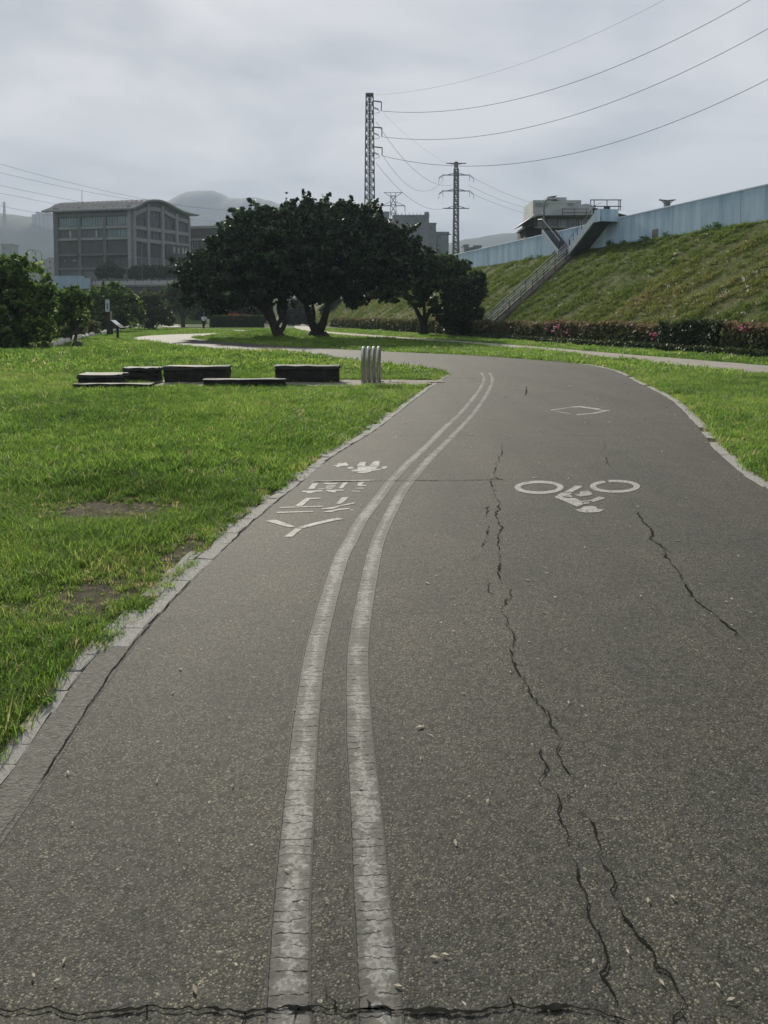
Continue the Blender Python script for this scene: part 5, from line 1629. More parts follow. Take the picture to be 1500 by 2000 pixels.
# ------------------------------------------------------------------ hedges
def box_hedge(name, label, t0, t1, s0, s1, z1, dens, size, m, lo, hi, cat='hedge', group=None, seed=0):
    Cn, Sn, Nn_, Tn = [], [], [], []
    o = thing(name, lev((t0 + t1) / 2, (s0 + s1) / 2, 0), label, cat, group)
    n = int((t1 - t0) * (z1 * 2 + (s1 - s0)) * dens)
    t = rng.uniform(t0, t1, n)
    face = rng.random(n)
    top = z1 * (.84 + .30 * fbm(t * .55, np.zeros(n) + seed, 3, seed)) * (.9 + .2 * fbm(t * 3.1, np.zeros(n), 2, seed + 4))
    a = rng.random(n)
    z = np.where(face < .58, a ** .8 * top, top)
    s = np.where(face < .58, s0, s0 + (s1 - s0) * a)
    bulge = .25 * (fbm(t * 1.1, z * 1.4, 3, seed + 7) - .5)
    s = s + bulge + rng.normal(0, .06, n) + np.where(face < .58, .12 * (z / z1) ** 3, 0)
    z = z + rng.normal(0, .05, n)
    C = np.stack([B0[0] + UU[0] * t + NN[0] * s, B0[1] + UU[1] * t + NN[1] * s, np.maximum(z, .03)], 1)
    Nn_ = rng.normal(size=(n, 3)) * .7 + np.where((face < .58)[:, None], np.array([-NN[0], -NN[1], .3]), np.array([0, 0, 1.]))
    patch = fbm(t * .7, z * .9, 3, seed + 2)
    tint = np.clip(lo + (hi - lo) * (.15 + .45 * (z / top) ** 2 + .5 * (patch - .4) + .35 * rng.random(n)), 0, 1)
    S = size * rng.uniform(.6, 1.4, n)
    link('foliage', leaf_mesh('foliage', C, S, Nn_, tint, m), o)
    # twiggy core so that the hedge is solid
    mb = MB()
    tt = t0
    while tt < t1:
        z_ = z1 * .78
        mb.tube([lev(tt, (s0 + s1) / 2, -.05), lev(tt + random.uniform(-.2, .2), (s0 + s1) / 2, z_)], [.05, .02], 4)
        tt += .5
    mb.build('stems', M['twig'], o)
    return o


def tpx(u, v=690, z=0.):
    p = gp(u, v, z); return None


def t_at(u, s):                                # levee coordinate t of the picture column u at offset s (ground)
    best = None
    for t in np.linspace(-40, 140, 1801):
        p = lev(t, s)
        uu = 750 + FPX * p.x / (p.y * math.cos(PITCH) + CAMH * math.sin(PITCH))
        if best is None or abs(uu - u) < best[0]:
            best = (abs(uu - u), t)
    return best[1]


tA, tB_, tC, tD = t_at(1410, -.3), t_at(1290, -.3), t_at(955, -.3), t_at(640, -.3)
hg1 = box_hedge('azalea_hedge', 'reddish green azalea hedge beyond the dark clipped shrub, away from the stair', -26, tA, -.35, .75, 1.12, 330, .10, M['azalea'], 0, 1, group='azalea hedge along the slope', seed=1)
hg2 = box_hedge('clipped_shrub', 'dark green clipped shrub block in the azalea row at the slope foot', tA + .1, tB_ - .1, -.45, .8, 1.2, 380, .10, M['shrub_dark'], 0, .9, cat='shrub', seed=2)
hg3 = box_hedge('azalea_hedge', 'long brownish azalea hedge with pink blossoms between the clipped shrub and the stair foot', tB_, tC, -.3, .75, 1.05, 300, .11, M['azalea'], 0, 1, group='azalea hedge along the slope', seed=3)
hg4 = box_hedge('azalea_hedge', 'far stretch of azalea hedge seen under the banyan crown', tC + 1.5, 85, -.3, .8, 1.1, 110, .19, M['azalea'], 0, .9, group='azalea hedge along the slope', seed=4)
hg0 = box_hedge('fern_border', 'low dark green border plants in the shade before the azalea hedge', -26, tC, -.95, -.45, .22, 420, .07, M['shrub_dark'], 0, .8, cat='plants', seed=6)


def blossoms(parent, u, v, r, n, s=-.42, m='blossom'):
    t = t_at(u, s)
    c = lev(t, s)
    k = c.y / FPX
    zc = ad(u, v, c.y).z
    C = np.stack([c.x + rng.normal(0, r * k * .5, n), c.y + rng.normal(0, .12, n) - .12, zc + rng.normal(0, r * k * .3, n)], 1)
    nn = rng.normal(size=(n, 3)) * .5 + np.array([-.3, -1, .6])
    link('blossom_cluster', leaf_mesh('blossom_cluster', C, rng.uniform(.06, .12, n), nn, rng.random(n), M[m], 1.15), parent)


for u, v, r, n in ((1090, 640, 20, 60), (1068, 636, 12, 20), (1110, 648, 16, 14), (1235, 636, 14, 8), (1000, 640, 14, 6), (1278, 655, 11, 34), (1150, 645, 18, 8)):
    blossoms(hg3, u, v, r, n)
for u, v, r, n in ((1452, 636, 14, 14), (1480, 640, 14, 5)):
    blossoms(hg1, u, v, r, n)

# low clipped hedge with red flowers behind the left banyan
yH = 106.
p0, p1 = ad(412, 640, yH), ad(516, 640, yH)
lh = thing('low_hedge', ((p0.x + p1.x) / 2, yH, 0), 'low clipped box hedge behind the left banyan trunk, red blooms above it', 'hedge')
n = 6500
hx = rng.uniform(p0.x, p1.x, n); hz = rng.uniform(0, 1.55, n); fr = rng.random(n) < .6
C = np.stack([hx, np.where(fr, yH - .5, rng.uniform(yH - .5, yH + .6, n)) + rng.normal(0, .08, n), np.where(fr, hz, 1.5) + rng.normal(0, .05, n)], 1)
link('foliage', leaf_mesh('foliage', C, rng.uniform(.15, .3, n), rng.normal(size=(n, 3)) * .6 + np.where(fr[:, None], np.array([0, -1, .3]), np.array([0, 0, 1.])), np.clip(.1 + .5 * hz / 1.5 * rng.random(n), 0, 1), M['bush']), lh)
MB().box(p0.x + .1, p1.x - .1, yH - .4, yH + .4, 0, 1.35).build('stems', M['twig'], lh)
pr = ad(466, 618, yH)
n = 160
C = np.stack([rng.normal(pr.x, .75, n), rng.normal(yH, .3, n), rng.normal(pr.z, .16, n)], 1)
link('blossom_cluster', leaf_mesh('blossom_cluster', C, rng.uniform(.14, .26, n), rng.normal(size=(n, 3)) + np.array([0, -1, .5]), rng.random(n), M['red_blossom'], 1.1), lh)


# ------------------------------------------------------------------ stone seats, paving, rack
pav = tag(thing('paved_strip', (0, 0, 0), None, None), kind='structure')
PM = kerb_meshes(M['paving'], 5)
for i in range(11):
    for j in range(3):
        x = -4.95 + .6 * i + (.28 if j % 2 else 0); y = 16.42 + .62 * j
        if not inpoly(np.array([x]), np.array([y]), PAVE)[0] or (i + j * 3) % 13 == 5:
            continue
        o = link('paving_slab', random.choice(PM), pav)
        o.location = (x, y, -.01 + random.uniform(-.004, .006)); o.scale = (.585, .605, .05); o.rotation_euler = (random.uniform(-.01, .01), random.uniform(-.01, .01), random.uniform(-.02, .02))


def rough_block(x0, x1, y0, y1, z0, z1, rot=0., amp=.012, chip=0):
    bm = bmesh.new()
    bmesh.ops.create_cube(bm, size=1)
    bmesh.ops.subdivide_edges(bm, edges=bm.edges[:], cuts=5, use_grid_fill=True)
    cx, cyy, cz = (x0 + x1) / 2, (y0 + y1) / 2, (z0 + z1) / 2
    mb = MB()
    c, s = math.cos(rot), math.sin(rot)
    for v in bm.verts:
        q = v.co.copy()
        e = sum(abs(abs(a) - .5) < .01 for a in q)
        k = Vector((q.x * (x1 - x0), q.y * (y1 - y0), q.z * (z1 - z0)))
        j = amp * (2 if e >= 2 else 1)
        k += Vector((random.uniform(-j, j), random.uniform(-j, j), random.uniform(-j, j) * (.6 if e < 2 else 1)))
        if e >= 2:
            k *= .992
        v.co = Vector((cx + k.x * c - k.y * s, cyy + k.x * s + k.y * c, cz + k.z))
    bm.verts.index_update()
    mb.add([v.co.copy() for v in bm.verts], [[v.index for v in f.verts] for f in bm.faces])
    bm.free()
    return mb


def stone_seat(label, x0, x1, y0, y1, h, rot=0, ov=.02, name='stone_bench', top=.075):
    o = thing(name, ((x0 + x1) / 2, (y0 + y1) / 2, 0), label, 'bench', 'stone seats on the lawn')
    rough_block(x0 + ov, x1 - ov, y0 + ov, y1 - ov, -.05, h - top, rot).build('base', M['bench'], o)
    rough_block(x0, x1, y0, y1, h - top + .001, h, rot, .007).build('seat_slab', M['bench_top'], o)
    return o


stone_seat('dark stone bench block standing behind the middle low stone kerb, farther from the bicycle rack', -5.00, -3.52, 17.33, 17.78, .375)
stone_seat('dark stone bench block standing beside the steel bicycle rack', -2.48, -1.01, 17.33, 17.78, .385, .0)
stone_seat('long low stone block lying in front of the two bench blocks', -3.81, -2.09, 16.1, 16.42, .18, .01, .008, top=.03)
stone_seat('low wide stone plinth sunk in the grass at the end of the group', -6.36, -4.78, 15.65, 16.0, .12, .0, .008, top=.03)
stone_seat('flat slab seat lying behind the low wide plinth', -6.52, -5.62, 16.2, 17.0, .27, .10, .02)
stone_seat('small stone block behind the flat slab seat', -5.98, -5.16, 17.5, 18.0, .33, .05, .02)

rk = thing('bicycle_rack', (-.30, 16.95, 0), 'stainless steel bicycle rack of four close upright hoops beside a stone bench', 'bicycle rack')
for k in range(4):
    x = -.475 + k * .112
    y0 = 16.80 + k * .035
    pts = []
    dx = .045
    H_, r_ = .82, .11
    pts.append((x, y0, -.1)); pts.append((x, y0, H_ - r_))
    for a in range(1, 8):
        an = math.pi * a / 8
        pts.append((x + dx * (1 - math.cos(an)) / 2, y0 + r_ * (1 - math.cos(an)), H_ - r_ + r_ * math.sin(an)))
    pts.append((x + dx, y0 + 2 * r_, H_ - r_)); pts.append((x + dx, y0 + 2 * r_, -.1))
    MB().tube(pts, .027, 10).build('hoop', M['steel'], rk, smooth=True)
    MB().tube([(x, y0, .0), (x, y0, .016)], .06, 10).build('base_flange', M['steel'], rk)
MB().box(-.50, .0, 17.11, 17.17, .03, .07).build('ground_bar', M['steel'], rk)

# ------------------------------------------------------------------ signs by the bank
y = 61.5
sgp = ad(212, 655, y)
s1 = thing('tall_sign', (sgp.x, y, 0), 'tall narrow pale blue sign panel on a dark post at the bank edge', 'sign')
k = y / FPX
MB().box(sgp.x - .12, sgp.x + .12, y - .1, y + .1, -.4, ad(212, 608, y).z, bev=.02).build('post', M['sign_wood'], s1)
MB().box(sgp.x - .17, sgp.x + .15, y - .13, y - .04, ad(212, 609, y).z, ad(212, 585, y).z, bev=.02).build('panel', M['sign_panel'], s1)
MB().box(sgp.x - .06, sgp.x + .05, y - .14, y - .131, ad(212, 604, y).z, ad(212, 592, y).z).build('printed_strip', M['bld'], s1)
sgp = ad(218, 654, y + .8)
s2 = thing('short_sign', (sgp.x, y + .8, 0), 'shorter sign post with a weathered cream panel beside the blue sign', 'sign')
MB().box(sgp.x - .1, sgp.x + .1, y + .7, y + .9, -.4, ad(218, 626, y).z, bev=.02).build('post', M['sign_wood'], s2)
MB().box(sgp.x - .12, sgp.x + .1, y + .66, y + .74, ad(218, 627, y).z, ad(218, 608, y).z, bev=.02).build('panel', M['sign_cream'], s2)
y = 51.5
sgp = ad(230, 661, y)
s3 = thing('information_board', (sgp.x, y, 0), 'low lectern style information board with tilted panel on a dark post', 'sign')
MB().box(sgp.x - .07, sgp.x + .07, y - .08, y + .08, -.2, ad(230, 638, y).z, bev=.02).build('post', M['sign_wood'], s3)
a = ad(220, 629, y); b = ad(240, 643, y)
MB().prism([(a.x, y - .5, a.z), (b.x, y - .5, b.z), (b.x, y - .5, b.z + .1), (a.x + .03, y - .5, a.z + .1)], (0, 1.0, 0)).build('panel_frame', M['sign_wood'], s3)
MB().prism([(a.x + .04, y - .44, a.z + .10), (b.x - .06, y - .44, b.z + .11), (b.x - .06, y - .44, b.z + .12), (a.x + .04, y - .44, a.z + .13)], (0, .88, 0)).build('panel', M['sign_panel'], s3)

rp = gp(150, 678)
bm = bmesh.new(); bmesh.ops.create_icosphere(bm, subdivisions=3, radius=1)
for v in bm.verts:
    q = v.co
    n_s = float(fbm(q.x * 1.5 + 5, q.y * 1.5 + q.z * 2, 3, 4))
    v.co = Vector((rp.x + q.x * .24 * (.7 + .6 * n_s) + q.z * .07, rp.y + q.y * .22 * (.7 + .6 * n_s), .1 + q.z * .20 * (.7 + .6 * n_s)))
me = bpy.data.meshes.new('boulder'); bm.to_mesh(me); bm.free(); me.materials.append(M['rock'])
tag(link('boulder', me), 'dark boulder lying on the lawn near the white stone edging', 'rock')

# white stone edging along the bank
edg = thing('stone_edging', (-20, 55, 0), 'wavy row of whitewashed stones edging the lawn above the river bank', 'edging')
EM = []
for k in range(6):
    bm = bmesh.new(); bmesh.ops.create_icosphere(bm, subdivisions=2, radius=.5)
    for v in bm.verts:
        v.co *= random.uniform(.86, 1.12); v.co.z = max(v.co.z, -.25)
    me = bpy.data.meshes.new('edging_stone'); bm.to_mesh(me); bm.free(); me.materials.append(M['white_stone']); EM.append(me)
bl = bank_dense[(bank_dense[:, 1] > 36) & (bank_dense[:, 1] < 150)]
L_ = np.r_[0, np.cumsum(np.linalg.norm(np.diff(bl, axis=0), axis=1))]
s = 0.
while s < L_[-1]:
    p = np.array([np.interp(s, L_, bl[:, 0]), np.interp(s, L_, bl[:, 1])]); q = np.array([np.interp(s + .3, L_, bl[:, 0]), np.interp(s + .3, L_, bl[:, 1])])
    o = link('edging_stone', random.choice(EM), edg)
    l = random.uniform(.35, .75) * (1 + max(0, p[1] - 60) / 90)
    hx_ = p[0] + .1 * math.sin(s * 1.3) + random.uniform(-.05, .05)
    hz_ = float(hgt(np.array([hx_]), np.array([p[1]]))[0])
    o.matrix_parent_inverse = Matrix.Translation((20, -55, 0))
    o.location = (hx_, p[1], hz_ + .13); o.scale = (l * 1.2, .34, random.uniform(.34, .5)); o.rotation_euler = (0, 0, math.atan2(q[1] - p[1], q[0] - p[0]) + random.uniform(-.15, .15))
    s += l * 1.05


# ------------------------------------------------------------------ street lamps
def lamp(label, u, v_top, v_base, D, arm, arm2=None):
    a = ad(u, v_top, D); b = ad(u, v_base, D)
    o = thing('street_lamp', (b.x, D, b.z), label, 'street lamp', 'street lamps')
    k = D / FPX
    pts = [(b.x, D, b.z - 4), (b.x, D, a.z - 1.2)]
    for i in range(1, 6):
        an = math.pi / 2 * i / 5
        pts.append((b.x + arm * k * .4 * (1 - math.cos(an)), D, a.z - 1.2 + 1.2 * math.sin(an)))
    pts.append((b.x + arm * k, D, a.z))
    MB().tube(pts, [.13, .1] + [.075] * 5 + [.06], 7).build('post', M['lamp_post'], o, smooth=True)
    e = b.x + arm * k; sg = 1 if arm > 0 else -1
    MB().tube([(e - sg * .1, D, a.z), (e + sg * .35, D, a.z - .02), (e + sg * .8, D, a.z - .05)], [.09, .15, .05], 7).build('lamp_head', M['lamp_post'], o, smooth=True)
    return o


lamp('curved street lamp standing before the curved-roof building', 278, 475, 548, 172, 7)
lamp('street lamp with long curved arm in front of the grey apartment block', 853, 457, 500, 110, 17)
lamp('faint street lamp left of the curved-roof building, arm bent outwards', 82, 490, 530, 230, -14)
lamp('faint street lamp at the far edge above the tallest bank bush', 52, 488, 530, 240, 12)
lamp('dark street lamp rising in front of the old house', 1062, 390, 445, 84, 14)


# ------------------------------------------------------------------ the walker
def person():
    base = gp(398, 642)
    x0, y0 = base.x, base.y
    o = thing('person', (x0, y0, 0), 'person in a white top and dark trousers walking away along the far path', 'person')
    # skeleton: joints with radii, walking away from the camera (faces +y)
    J = {'pelvis': ((0, 0, .96), .15, .12), 'waist': ((0, .01, 1.1), .14, .10), 'chest': ((0, .02, 1.3), .17, .115), 'neck': ((0, .03, 1.48), .06, .06), 'jaw': ((0, .06, 1.57), .07, .08), 'head': ((0, .06, 1.66), .085, .10), 'crown': ((0, .05, 1.74), .06, .07),
         'lsh': ((-.18, .02, 1.40), .065, .06), 'lel': ((-.25, -.04, 1.12), .048, .045), 'lwr': ((-.24, .06, .90), .032, .032), 'lha': ((-.235, .10, .80), .035, .022),
         'rsh': ((.18, .02, 1.40), .065, .06), 'rel': ((.26, .02, 1.12), .048, .045), 'rwr': ((.27, .16, .93), .032, .032), 'rha': ((.265, .20, .84), .035, .022),
         'lhip': ((-.09, 0, .88), .095, .10), 'lkn': ((-.10, .10, .50), .065, .065), 'lan': ((-.10, .06, .10), .042, .045), 'lto': ((-.11, .24, .04), .04, .03),
         'rhip': ((.09, 0, .88), .095, .10), 'rkn': ((.09, -.02, .49), .065, .065), 'ran': ((.09, -.22, .13), .042, .045), 'rto': ((.10, -.10, .04), .04, .03)}
    E_ = [('pelvis', 'waist'), ('waist', 'chest'), ('chest', 'neck'), ('neck', 'jaw'), ('jaw', 'head'), ('head', 'crown'), ('chest', 'lsh'), ('lsh', 'lel'), ('lel', 'lwr'), ('lwr', 'lha'), ('chest', 'rsh'), ('rsh', 'rel'), ('rel', 'rwr'), ('rwr', 'rha'),
          ('pelvis', 'lhip'), ('lhip', 'lkn'), ('lkn', 'lan'), ('lan', 'lto'), ('pelvis', 'rhip'), ('rhip', 'rkn'), ('rkn', 'ran'), ('ran', 'rto')]

    def skin(name, names, grow, m, extra=()):
        ks = list(names); idx = {k_: i for i, k_ in enumerate(ks)}
        vs = [Vector(J[k_][0]) + Vector((x0, y0, 0)) for k_ in ks]; rr = [(J[k_][1] + grow, J[k_][2] + grow) for k_ in ks]
        es = [(idx[a], idx[b]) for a, b in E_ if a in idx and b in idx]
        for (anchor, pts, r) in extra:          # short chains, fingers
            pr_ = idx[anchor]
            for q in pts:
                vs.append(Vector(q) + Vector((x0, y0, 0))); rr.append((r, r)); es.append((pr_, len(vs) - 1)); pr_ = len(vs) - 1
        me = bpy.data.meshes.new(name); me.from_pydata(vs, es, [])
        ob = link(name, me, o)
        md = ob.modifiers.new('skin', 'SKIN'); md.use_smooth_shade = True
        lay = me.skin_vertices[0].data if me.skin_vertices else None
        if lay is None:
            bpy.context.view_layer.objects.active = ob
            lay = me.skin_vertices[0].data
        for i, r in enumerate(rr):
            lay[i].radius = r
        lay[0].use_root = True
        sb = ob.modifiers.new('sub', 'SUBSURF'); sb.levels = 2; sb.render_levels = 2
        me.materials.append(m)
        return ob
    fing = []
    for sd, h in (('lha', J['lha'][0]), ('rha', J['rha'][0])):
        sx = -1 if sd == 'lha' else 1
        for q in range(4):
            yy = h[1] - .025 + q * .017
            l = (.055, .07, .075, .065)[q]
            fing.append((sd, [(h[0], yy, h[2] - .03), (h[0] - sx * .012, yy + .005, h[2] - .03 - l)], .0085))
        fing.append((sd, [(h[0] - sx * .01, h[1] + .04, h[2] + .02), (h[0] - sx * .02, h[1] + .055, h[2] - .02)], .0095))
    skin('body', ['pelvis', 'waist', 'chest', 'neck', 'jaw', 'head', 'crown', 'lsh', 'lel', 'lwr', 'lha', 'rsh', 'rel', 'rwr', 'rha', 'lhip', 'lkn', 'lan', 'lto', 'rhip', 'rkn', 'ran', 'rto'], 0, M['skin'],
         fing + [('head', [(0, .165, 1.645), (0, .185, 1.63)], .012), ('head', [(-.09, .05, 1.65)], .014), ('head', [(.09, .05, 1.65)], .014)])
    skin('shirt', ['waist', 'pelvis', 'chest', 'lsh', 'lel', 'rsh', 'rel'], .035, M['shirt'])
    skin('trousers', ['pelvis', 'lhip', 'lkn', 'lan', 'rhip', 'rkn', 'ran'], .028, M['trousers'])
    bm = bmesh.new(); bmesh.ops.create_icosphere(bm, subdivisions=3, radius=1)
    for v in bm.verts:
        v.co = Vector((x0 + v.co.x * .105, y0 + .035 + v.co.y * .115, 1.695 + v.co.z * .105 - (.05 if v.co.y < 0 and v.co.z < 0 else 0)))
    me = bpy.data.meshes.new('hair'); bm.to_mesh(me); bm.free(); me.materials.append(M['hair']); link('hair', me, o)
    for n_, (px_, py_) in (('lan', (-.105, .13)), ('ran', (.095, -.15))):
        MB().box(x0 + px_ - .05, x0 + px_ + .05, y0 + py_ - .13, y0 + py_ + .13, .0 if n_ == 'lan' else .02, .09, bev=.03).build('shoe', M['shoe'], o)


person()


# ------------------------------------------------------------------ grass: tufts set out with geometry nodes
def tuft_mesh(nb, h0, h1, w, spread, lean, flop=.0):
    v, f = [], []
    for k in range(nb):
        a = random.uniform(0, 2 * math.pi); r = spread * math.sqrt(random.random())
        bx, by = r * math.cos(a), r * math.sin(a)
        da = random.uniform(0, 2 * math.pi); ln = random.uniform(lean * .3, lean)
        h = random.uniform(h0, h1); ww = w * random.uniform(.7, 1.3)
        fx_, fy_ = math.cos(da), math.sin(da)
        sx, sy = -fy_ * ww * .5, fx_ * ww * .5
        o = len(v)
        for q, wk in ((0, 1), (.55, .85), (1, 0)):
            z = h * (q - flop * q * q)
            ox = bx + fx_ * ln * h * q * q; oy = by + fy_ * ln * h * q * q
            if wk:
                v += [(ox + sx * wk, oy + sy * wk, z), (ox - sx * wk, oy - sy * wk, z)]
            else:
                v.append((ox, oy, z))
        f += [(o, o + 1, o + 3, o + 2), (o + 2, o + 3, o + 4)]
    return v, f


def tuft_collection(name, m, specs):
    c = bpy.data.collections.new(name)
    for i, sp in enumerate(specs):
        v, f = tuft_mesh(*sp)
        me = bpy.data.meshes.new('tuft'); me.from_pydata(v, [], f); me.materials.append(m)
        c.objects.link(bpy.data.objects.new('tuft', me))
    return c


def scatter(name, pts, scl, rot, idx, tint, coll, label, cat):
    me = bpy.data.meshes.new(name)
    n = len(pts)
    me.vertices.add(n); me.vertices.foreach_set('co', pts.reshape(-1))
    for k, a in (('scl', scl), ('tint', tint)):
        at = me.attributes.new(k, 'FLOAT', 'POINT'); at.data.foreach_set('value', a.astype(np.float32))
    at = me.attributes.new('pick', 'INT', 'POINT'); at.data.foreach_set('value', idx.astype(np.int32))
    at = me.attributes.new('rot', 'FLOAT_VECTOR', 'POINT'); at.data.foreach_set('vector', rot.astype(np.float32).reshape(-1))
    o = link(name, me)
    g = bpy.data.node_groups.new(name, 'GeometryNodeTree')
    g.interface.new_socket('Geometry', in_out='INPUT', socket_type='NodeSocketGeometry'); g.interface.new_socket('Geometry', in_out='OUTPUT', socket_type='NodeSocketGeometry')
    gi = g.nodes.new('NodeGroupInput'); go = g.nodes.new('NodeGroupOutput')
    ci = g.nodes.new('GeometryNodeCollectionInfo'); ci.inputs['Collection'].default_value = coll
    ci.inputs['Separate Children'].default_value = True; ci.inputs['Reset Children'].default_value = True
    ip = g.nodes.new('GeometryNodeInstanceOnPoints'); ip.inputs['Pick Instance'].default_value = True

    def na(nm, ty):
        q = g.nodes.new('GeometryNodeInputNamedAttribute'); q.data_type = ty; q.inputs['Name'].default_value = nm
        return q.outputs[0]
    L = g.links.new
    L(gi.outputs[0], ip.inputs['Points']); L(ci.outputs[0], ip.inputs['Instance'])
    L(na('pick', 'INT'), ip.inputs['Instance Index']); L(na('rot', 'FLOAT_VECTOR'), ip.inputs['Rotation']); L(na('scl', 'FLOAT'), ip.inputs['Scale'])
    L(ip.outputs[0], go.inputs[0])
    md = o.modifiers.new('scatter', 'NODES'); md.node_group = g
    return tag(o, label, cat, kind='stuff')


c_near = tuft_collection('near_tufts', M['blade'], [(15, .03, .065, .0045, .05, 1.1), (16, .025, .055, .005, .05, 1.4), (12, .04, .08, .005, .045, 1.0), (10, .035, .10, .0055, .045, 1.3), (18, .015, .04, .006, .05, 1.6), (10, .015, .035, .014, .05, 1.7)])
c_mid = tuft_collection('mid_tufts', M['blade'], [(14, .04, .09, .009, .09, 1.0), (14, .03, .08, .010, .10, 1.2), (12, .05, .11, .010, .08, .9), (10, .05, .12, .011, .08, 1.2)])
c_far = tuft_collection('far_tufts', M['blade'], [(14, .05, .10, .028, .26, 1.2), (14, .04, .09, .03, .28, 1.3), (12, .05, .11, .03, .25, 1.0)])
c_slope = tuft_collection('slope_tufts', M['slope_blade'], [(16, .08, .22, .03, .22, 1.6), (14, .06, .18, .035, .25, 1.8), (12, .1, .26, .03, .2, 1.3), (14, .05, .14, .04, .25, 1.6)])


def lawn(name, ymin, ymax, dens, coll, nk, label, power=1., sc0=.75, sc1=1.3, margin=.0):
    n = int(dens)
    # sample in view: distance, then bearing
    yy = (rng.random(n) * (ymax ** power - ymin ** power) + ymin ** power) ** (1 / power)
    xx = rng.uniform(-1, 1, n) * (.62 * yy + 1.8)
    s, t = st(xx, yy)
    d = np.minimum(distline(xx, yy, LE[::2]), distline(xx, yy, RE[::2]))
    d2 = np.minimum(distline(xx, yy, SIDE_F[::2]), distline(xx, yy, SIDE_N[::2]))
    kerb = np.where(yy < 3.4, .18, .09)
    wav = .10 * (fbm(xx * 2.2, yy * 2.2, 3, 21) - .35)
    ok = ~inpoly(xx, yy, ROADPOLY) & ~inpoly(xx, yy, SIDEPOLY) & (s < -1.0) & (bank_side(xx, yy) > -2.5)
    ok &= (d > kerb + wav + margin) & (d2 > .03 + .5 * wav)
    ok &= ~(inpoly(xx, yy, PAVE) & (fbm(xx * 3, yy * 3, 2, 3) < .72))
    b = bare(xx, yy)
    q_ = rng.random(n)
    ok &= (q_ > b * 1.02) | (q_ < .20 * (b > .35))
    xx, yy, b, d, q_ = xx[ok], yy[ok], b[ok], d[ok], q_[ok]
    low = (q_ < .20 * (b > .35)) & (q_ <= b * 1.02)
    n = len(xx)
    z = hgt(xx, yy)
    big = fbm(xx * .45, yy * .45, 4, 31); fine = fbm(xx * 2.4, yy * 2.4, 3, 33)
    tint = np.clip(.10 + .75 * big + .45 * (fine - .5) + rng.normal(0, .13, n) + .15 * b, 0, .96)
    dry = rng.random(n) < .03 + .14 * b
    tint = np.where(dry, rng.uniform(.93, 1., n), tint)
    tint = np.where(low, np.where(rng.random(n) < .4, rng.uniform(.9, 1., n), rng.uniform(0, .3, n)), tint)
    scl = np.where(low, .55, 1.) * rng.uniform(sc0, sc1, n) * (.62 + .75 * fbm(xx * .8, yy * .8, 3, 35)) * (1 - .45 * b)
    rot = np.stack([rng.normal(0, .14, n), rng.normal(0, .14, n), rng.uniform(0, 6.283, n)], 1)
    scatter(name, np.stack([xx, yy, z - .004], 1), scl, rot, rng.integers(0, nk, n), tint, coll, label, 'grass')
    print(name, n)


lawn('near_grass', 1.7, 7.0, 96000, c_near, 6, 'fresh green lawn grass with bare earth patches beside the kerb of the path', 1.7)
lawn('lawn_grass', 6.6, 20.0, 108000, c_mid, 4, 'sunlit lawn grass around the stone benches', 1.5)
lawn('far_grass', 19.5, 95.0, 95000, c_far, 3, 'smooth far lawn stretching to the banyan trees', 1.3)

# levee grass, in slanting streaks
n = 85000
t = rng.uniform(-30, 120, n) ** 1.0; t = -30 + 150 * rng.random(n) ** 1.25; s = rng.uniform(.5, 8.4, n)
a_ = s * .55 - t * .83; b_ = s * .83 + t * .55
streak = fbm(a_ * .55, b_ * 2.6, 4, 41)
patch = fbm(t * .16, s * .22, 3, 43)
ok = (rng.random(n) < sstep(.38, .60, streak) * .8 + .16) & (np.abs(t - stair_t) > 1.1)
t, s, streak, patch = t[ok], s[ok], streak[ok], patch[ok]
n = len(t)
xx = B0[0] + UU[0] * t + NN[0] * s; yy = B0[1] + UU[1] * t + NN[1] * s
z = lev_h(s) - .05 + .10 * 1.4 * (fbm(t * .45 + s * .5, (s * .9 - t * .3) * .6, 4, 12) - .5) * sstep(.6, 1.6, s) * sstep(8.4, 7.7, s)
brown = sstep(.45, .62, patch) * sstep(8.5, 3.5, s)
tint = np.clip(.05 + .60 * streak + .26 * brown + rng.normal(0, .1, n), 0, .93)
fleck = rng.random(n) < .02 + .035 * brown
tint = np.where(fleck, 1., tint)
scl = rng.uniform(.5, 1.0, n) * (.55 + .9 * streak) * np.where(fleck, .75, 1)
ang = math.atan2(EN.y, EN.x)
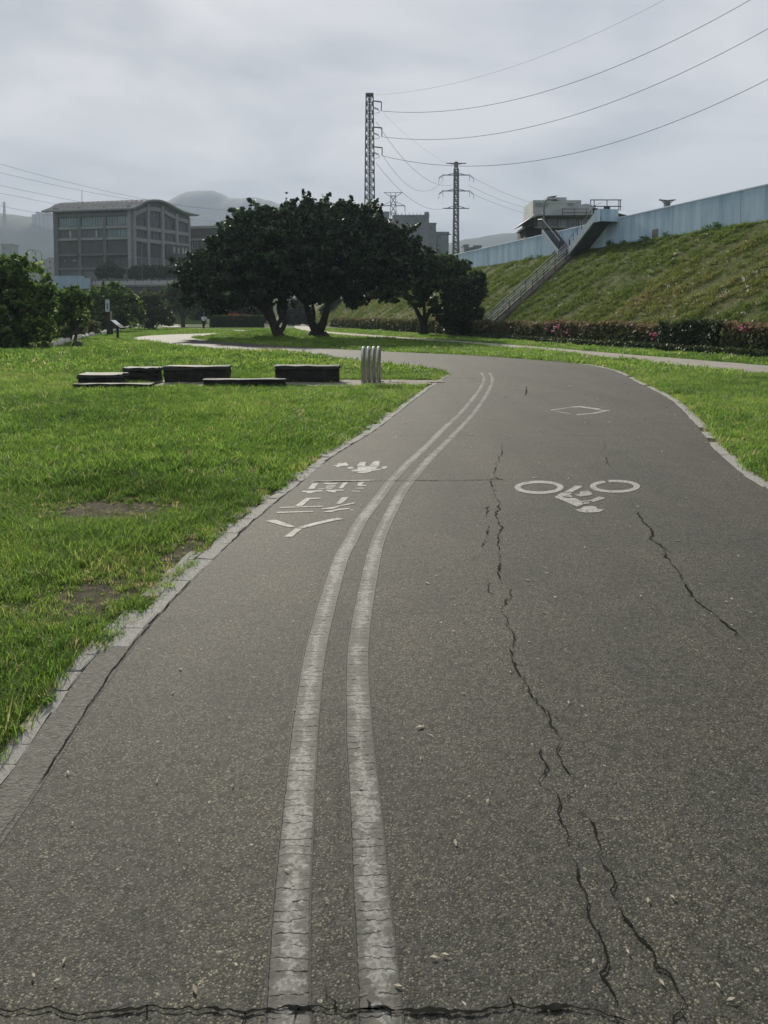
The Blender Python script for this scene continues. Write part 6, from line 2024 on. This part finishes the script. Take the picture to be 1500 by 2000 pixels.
rot = np.stack([rng.normal(0, .2, n), rng.normal(-.25, .2, n), rng.uniform(0, 6.283, n)], 1)
scatter('slope_grass', np.stack([xx, yy, z], 1), scl, rot, rng.integers(0, 4, n), tint, c_slope, 'rough half dry grass in slanting streaks on the levee slope', 'grass')

# weeds along the wall top
bl_ = []
for k in range(26):
    tt = random.uniform(-22, 40); p = lev(tt, 8.25)
    bl_.append((p.x, p.y, WZ + .1, .25, .25, random.uniform(.15, .35)))
wd = tag(link('wall_weeds', leaf_mesh('wall_weeds', *crown(bl_, 90, .06, .5, .2, 0, .9, .2, 1.2, .2), M['bush'])), 'straggling weeds along the foot of the flood wall', 'weeds', kind='stuff')

# litter of dry leaves and bits on the path
n = 420
yy = 1.6 + 17 * rng.random(n) ** 1.6; xx = rng.uniform(-1.1, 5.5, n)
ok = inpoly(xx, yy, ROADPOLY); xx, yy = xx[ok], yy[ok]; n = len(xx)
big = rng.random(n) < .12
sz = np.where(big, rng.uniform(.008, .013, n), rng.uniform(.003, .008, n)) * (.8 + yy / 7)
C = np.stack([xx, yy, .006 + rng.random(n) * .002], 1)
tag(link('leaf_litter', leaf_mesh('leaf_litter', C, sz, rng.normal(size=(n, 3)) * .12 + np.array([0, 0, 1.]), rng.random(n), M['dry_leaf'], 2.6)), 'scattered dry leaf bits lying on the asphalt path', 'leaves', kind='stuff')

# ------------------------------------------------------------------ haze
hz = MB().box(-2700, 2700, -320, 2900, -6, 285).build('haze', None) if False else None
me = MB().box(-3400, 3400, -310, 3700, -6, 430).mesh('haze', [])
hm = bpy.data.materials.new('haze_air'); hm.use_nodes = True
ht_ = hm.node_tree; ht_.nodes.clear()
ho = N(ht_, 'ShaderNodeOutputMaterial'); hv = N(ht_, 'ShaderNodeVolumePrincipled')
hv.inputs['Color'].default_value = (.49, .565, .69, 1); hv.inputs['Density'].default_value = .00040; hv.inputs['Anisotropy'].default_value = .1
ht_.links.new(hv.outputs[0], ho.inputs['Volume'])
me.materials.append(hm)
tag(link('haze', me), 'pale blue morning haze filling the air over the park', 'haze', kind='stuff')
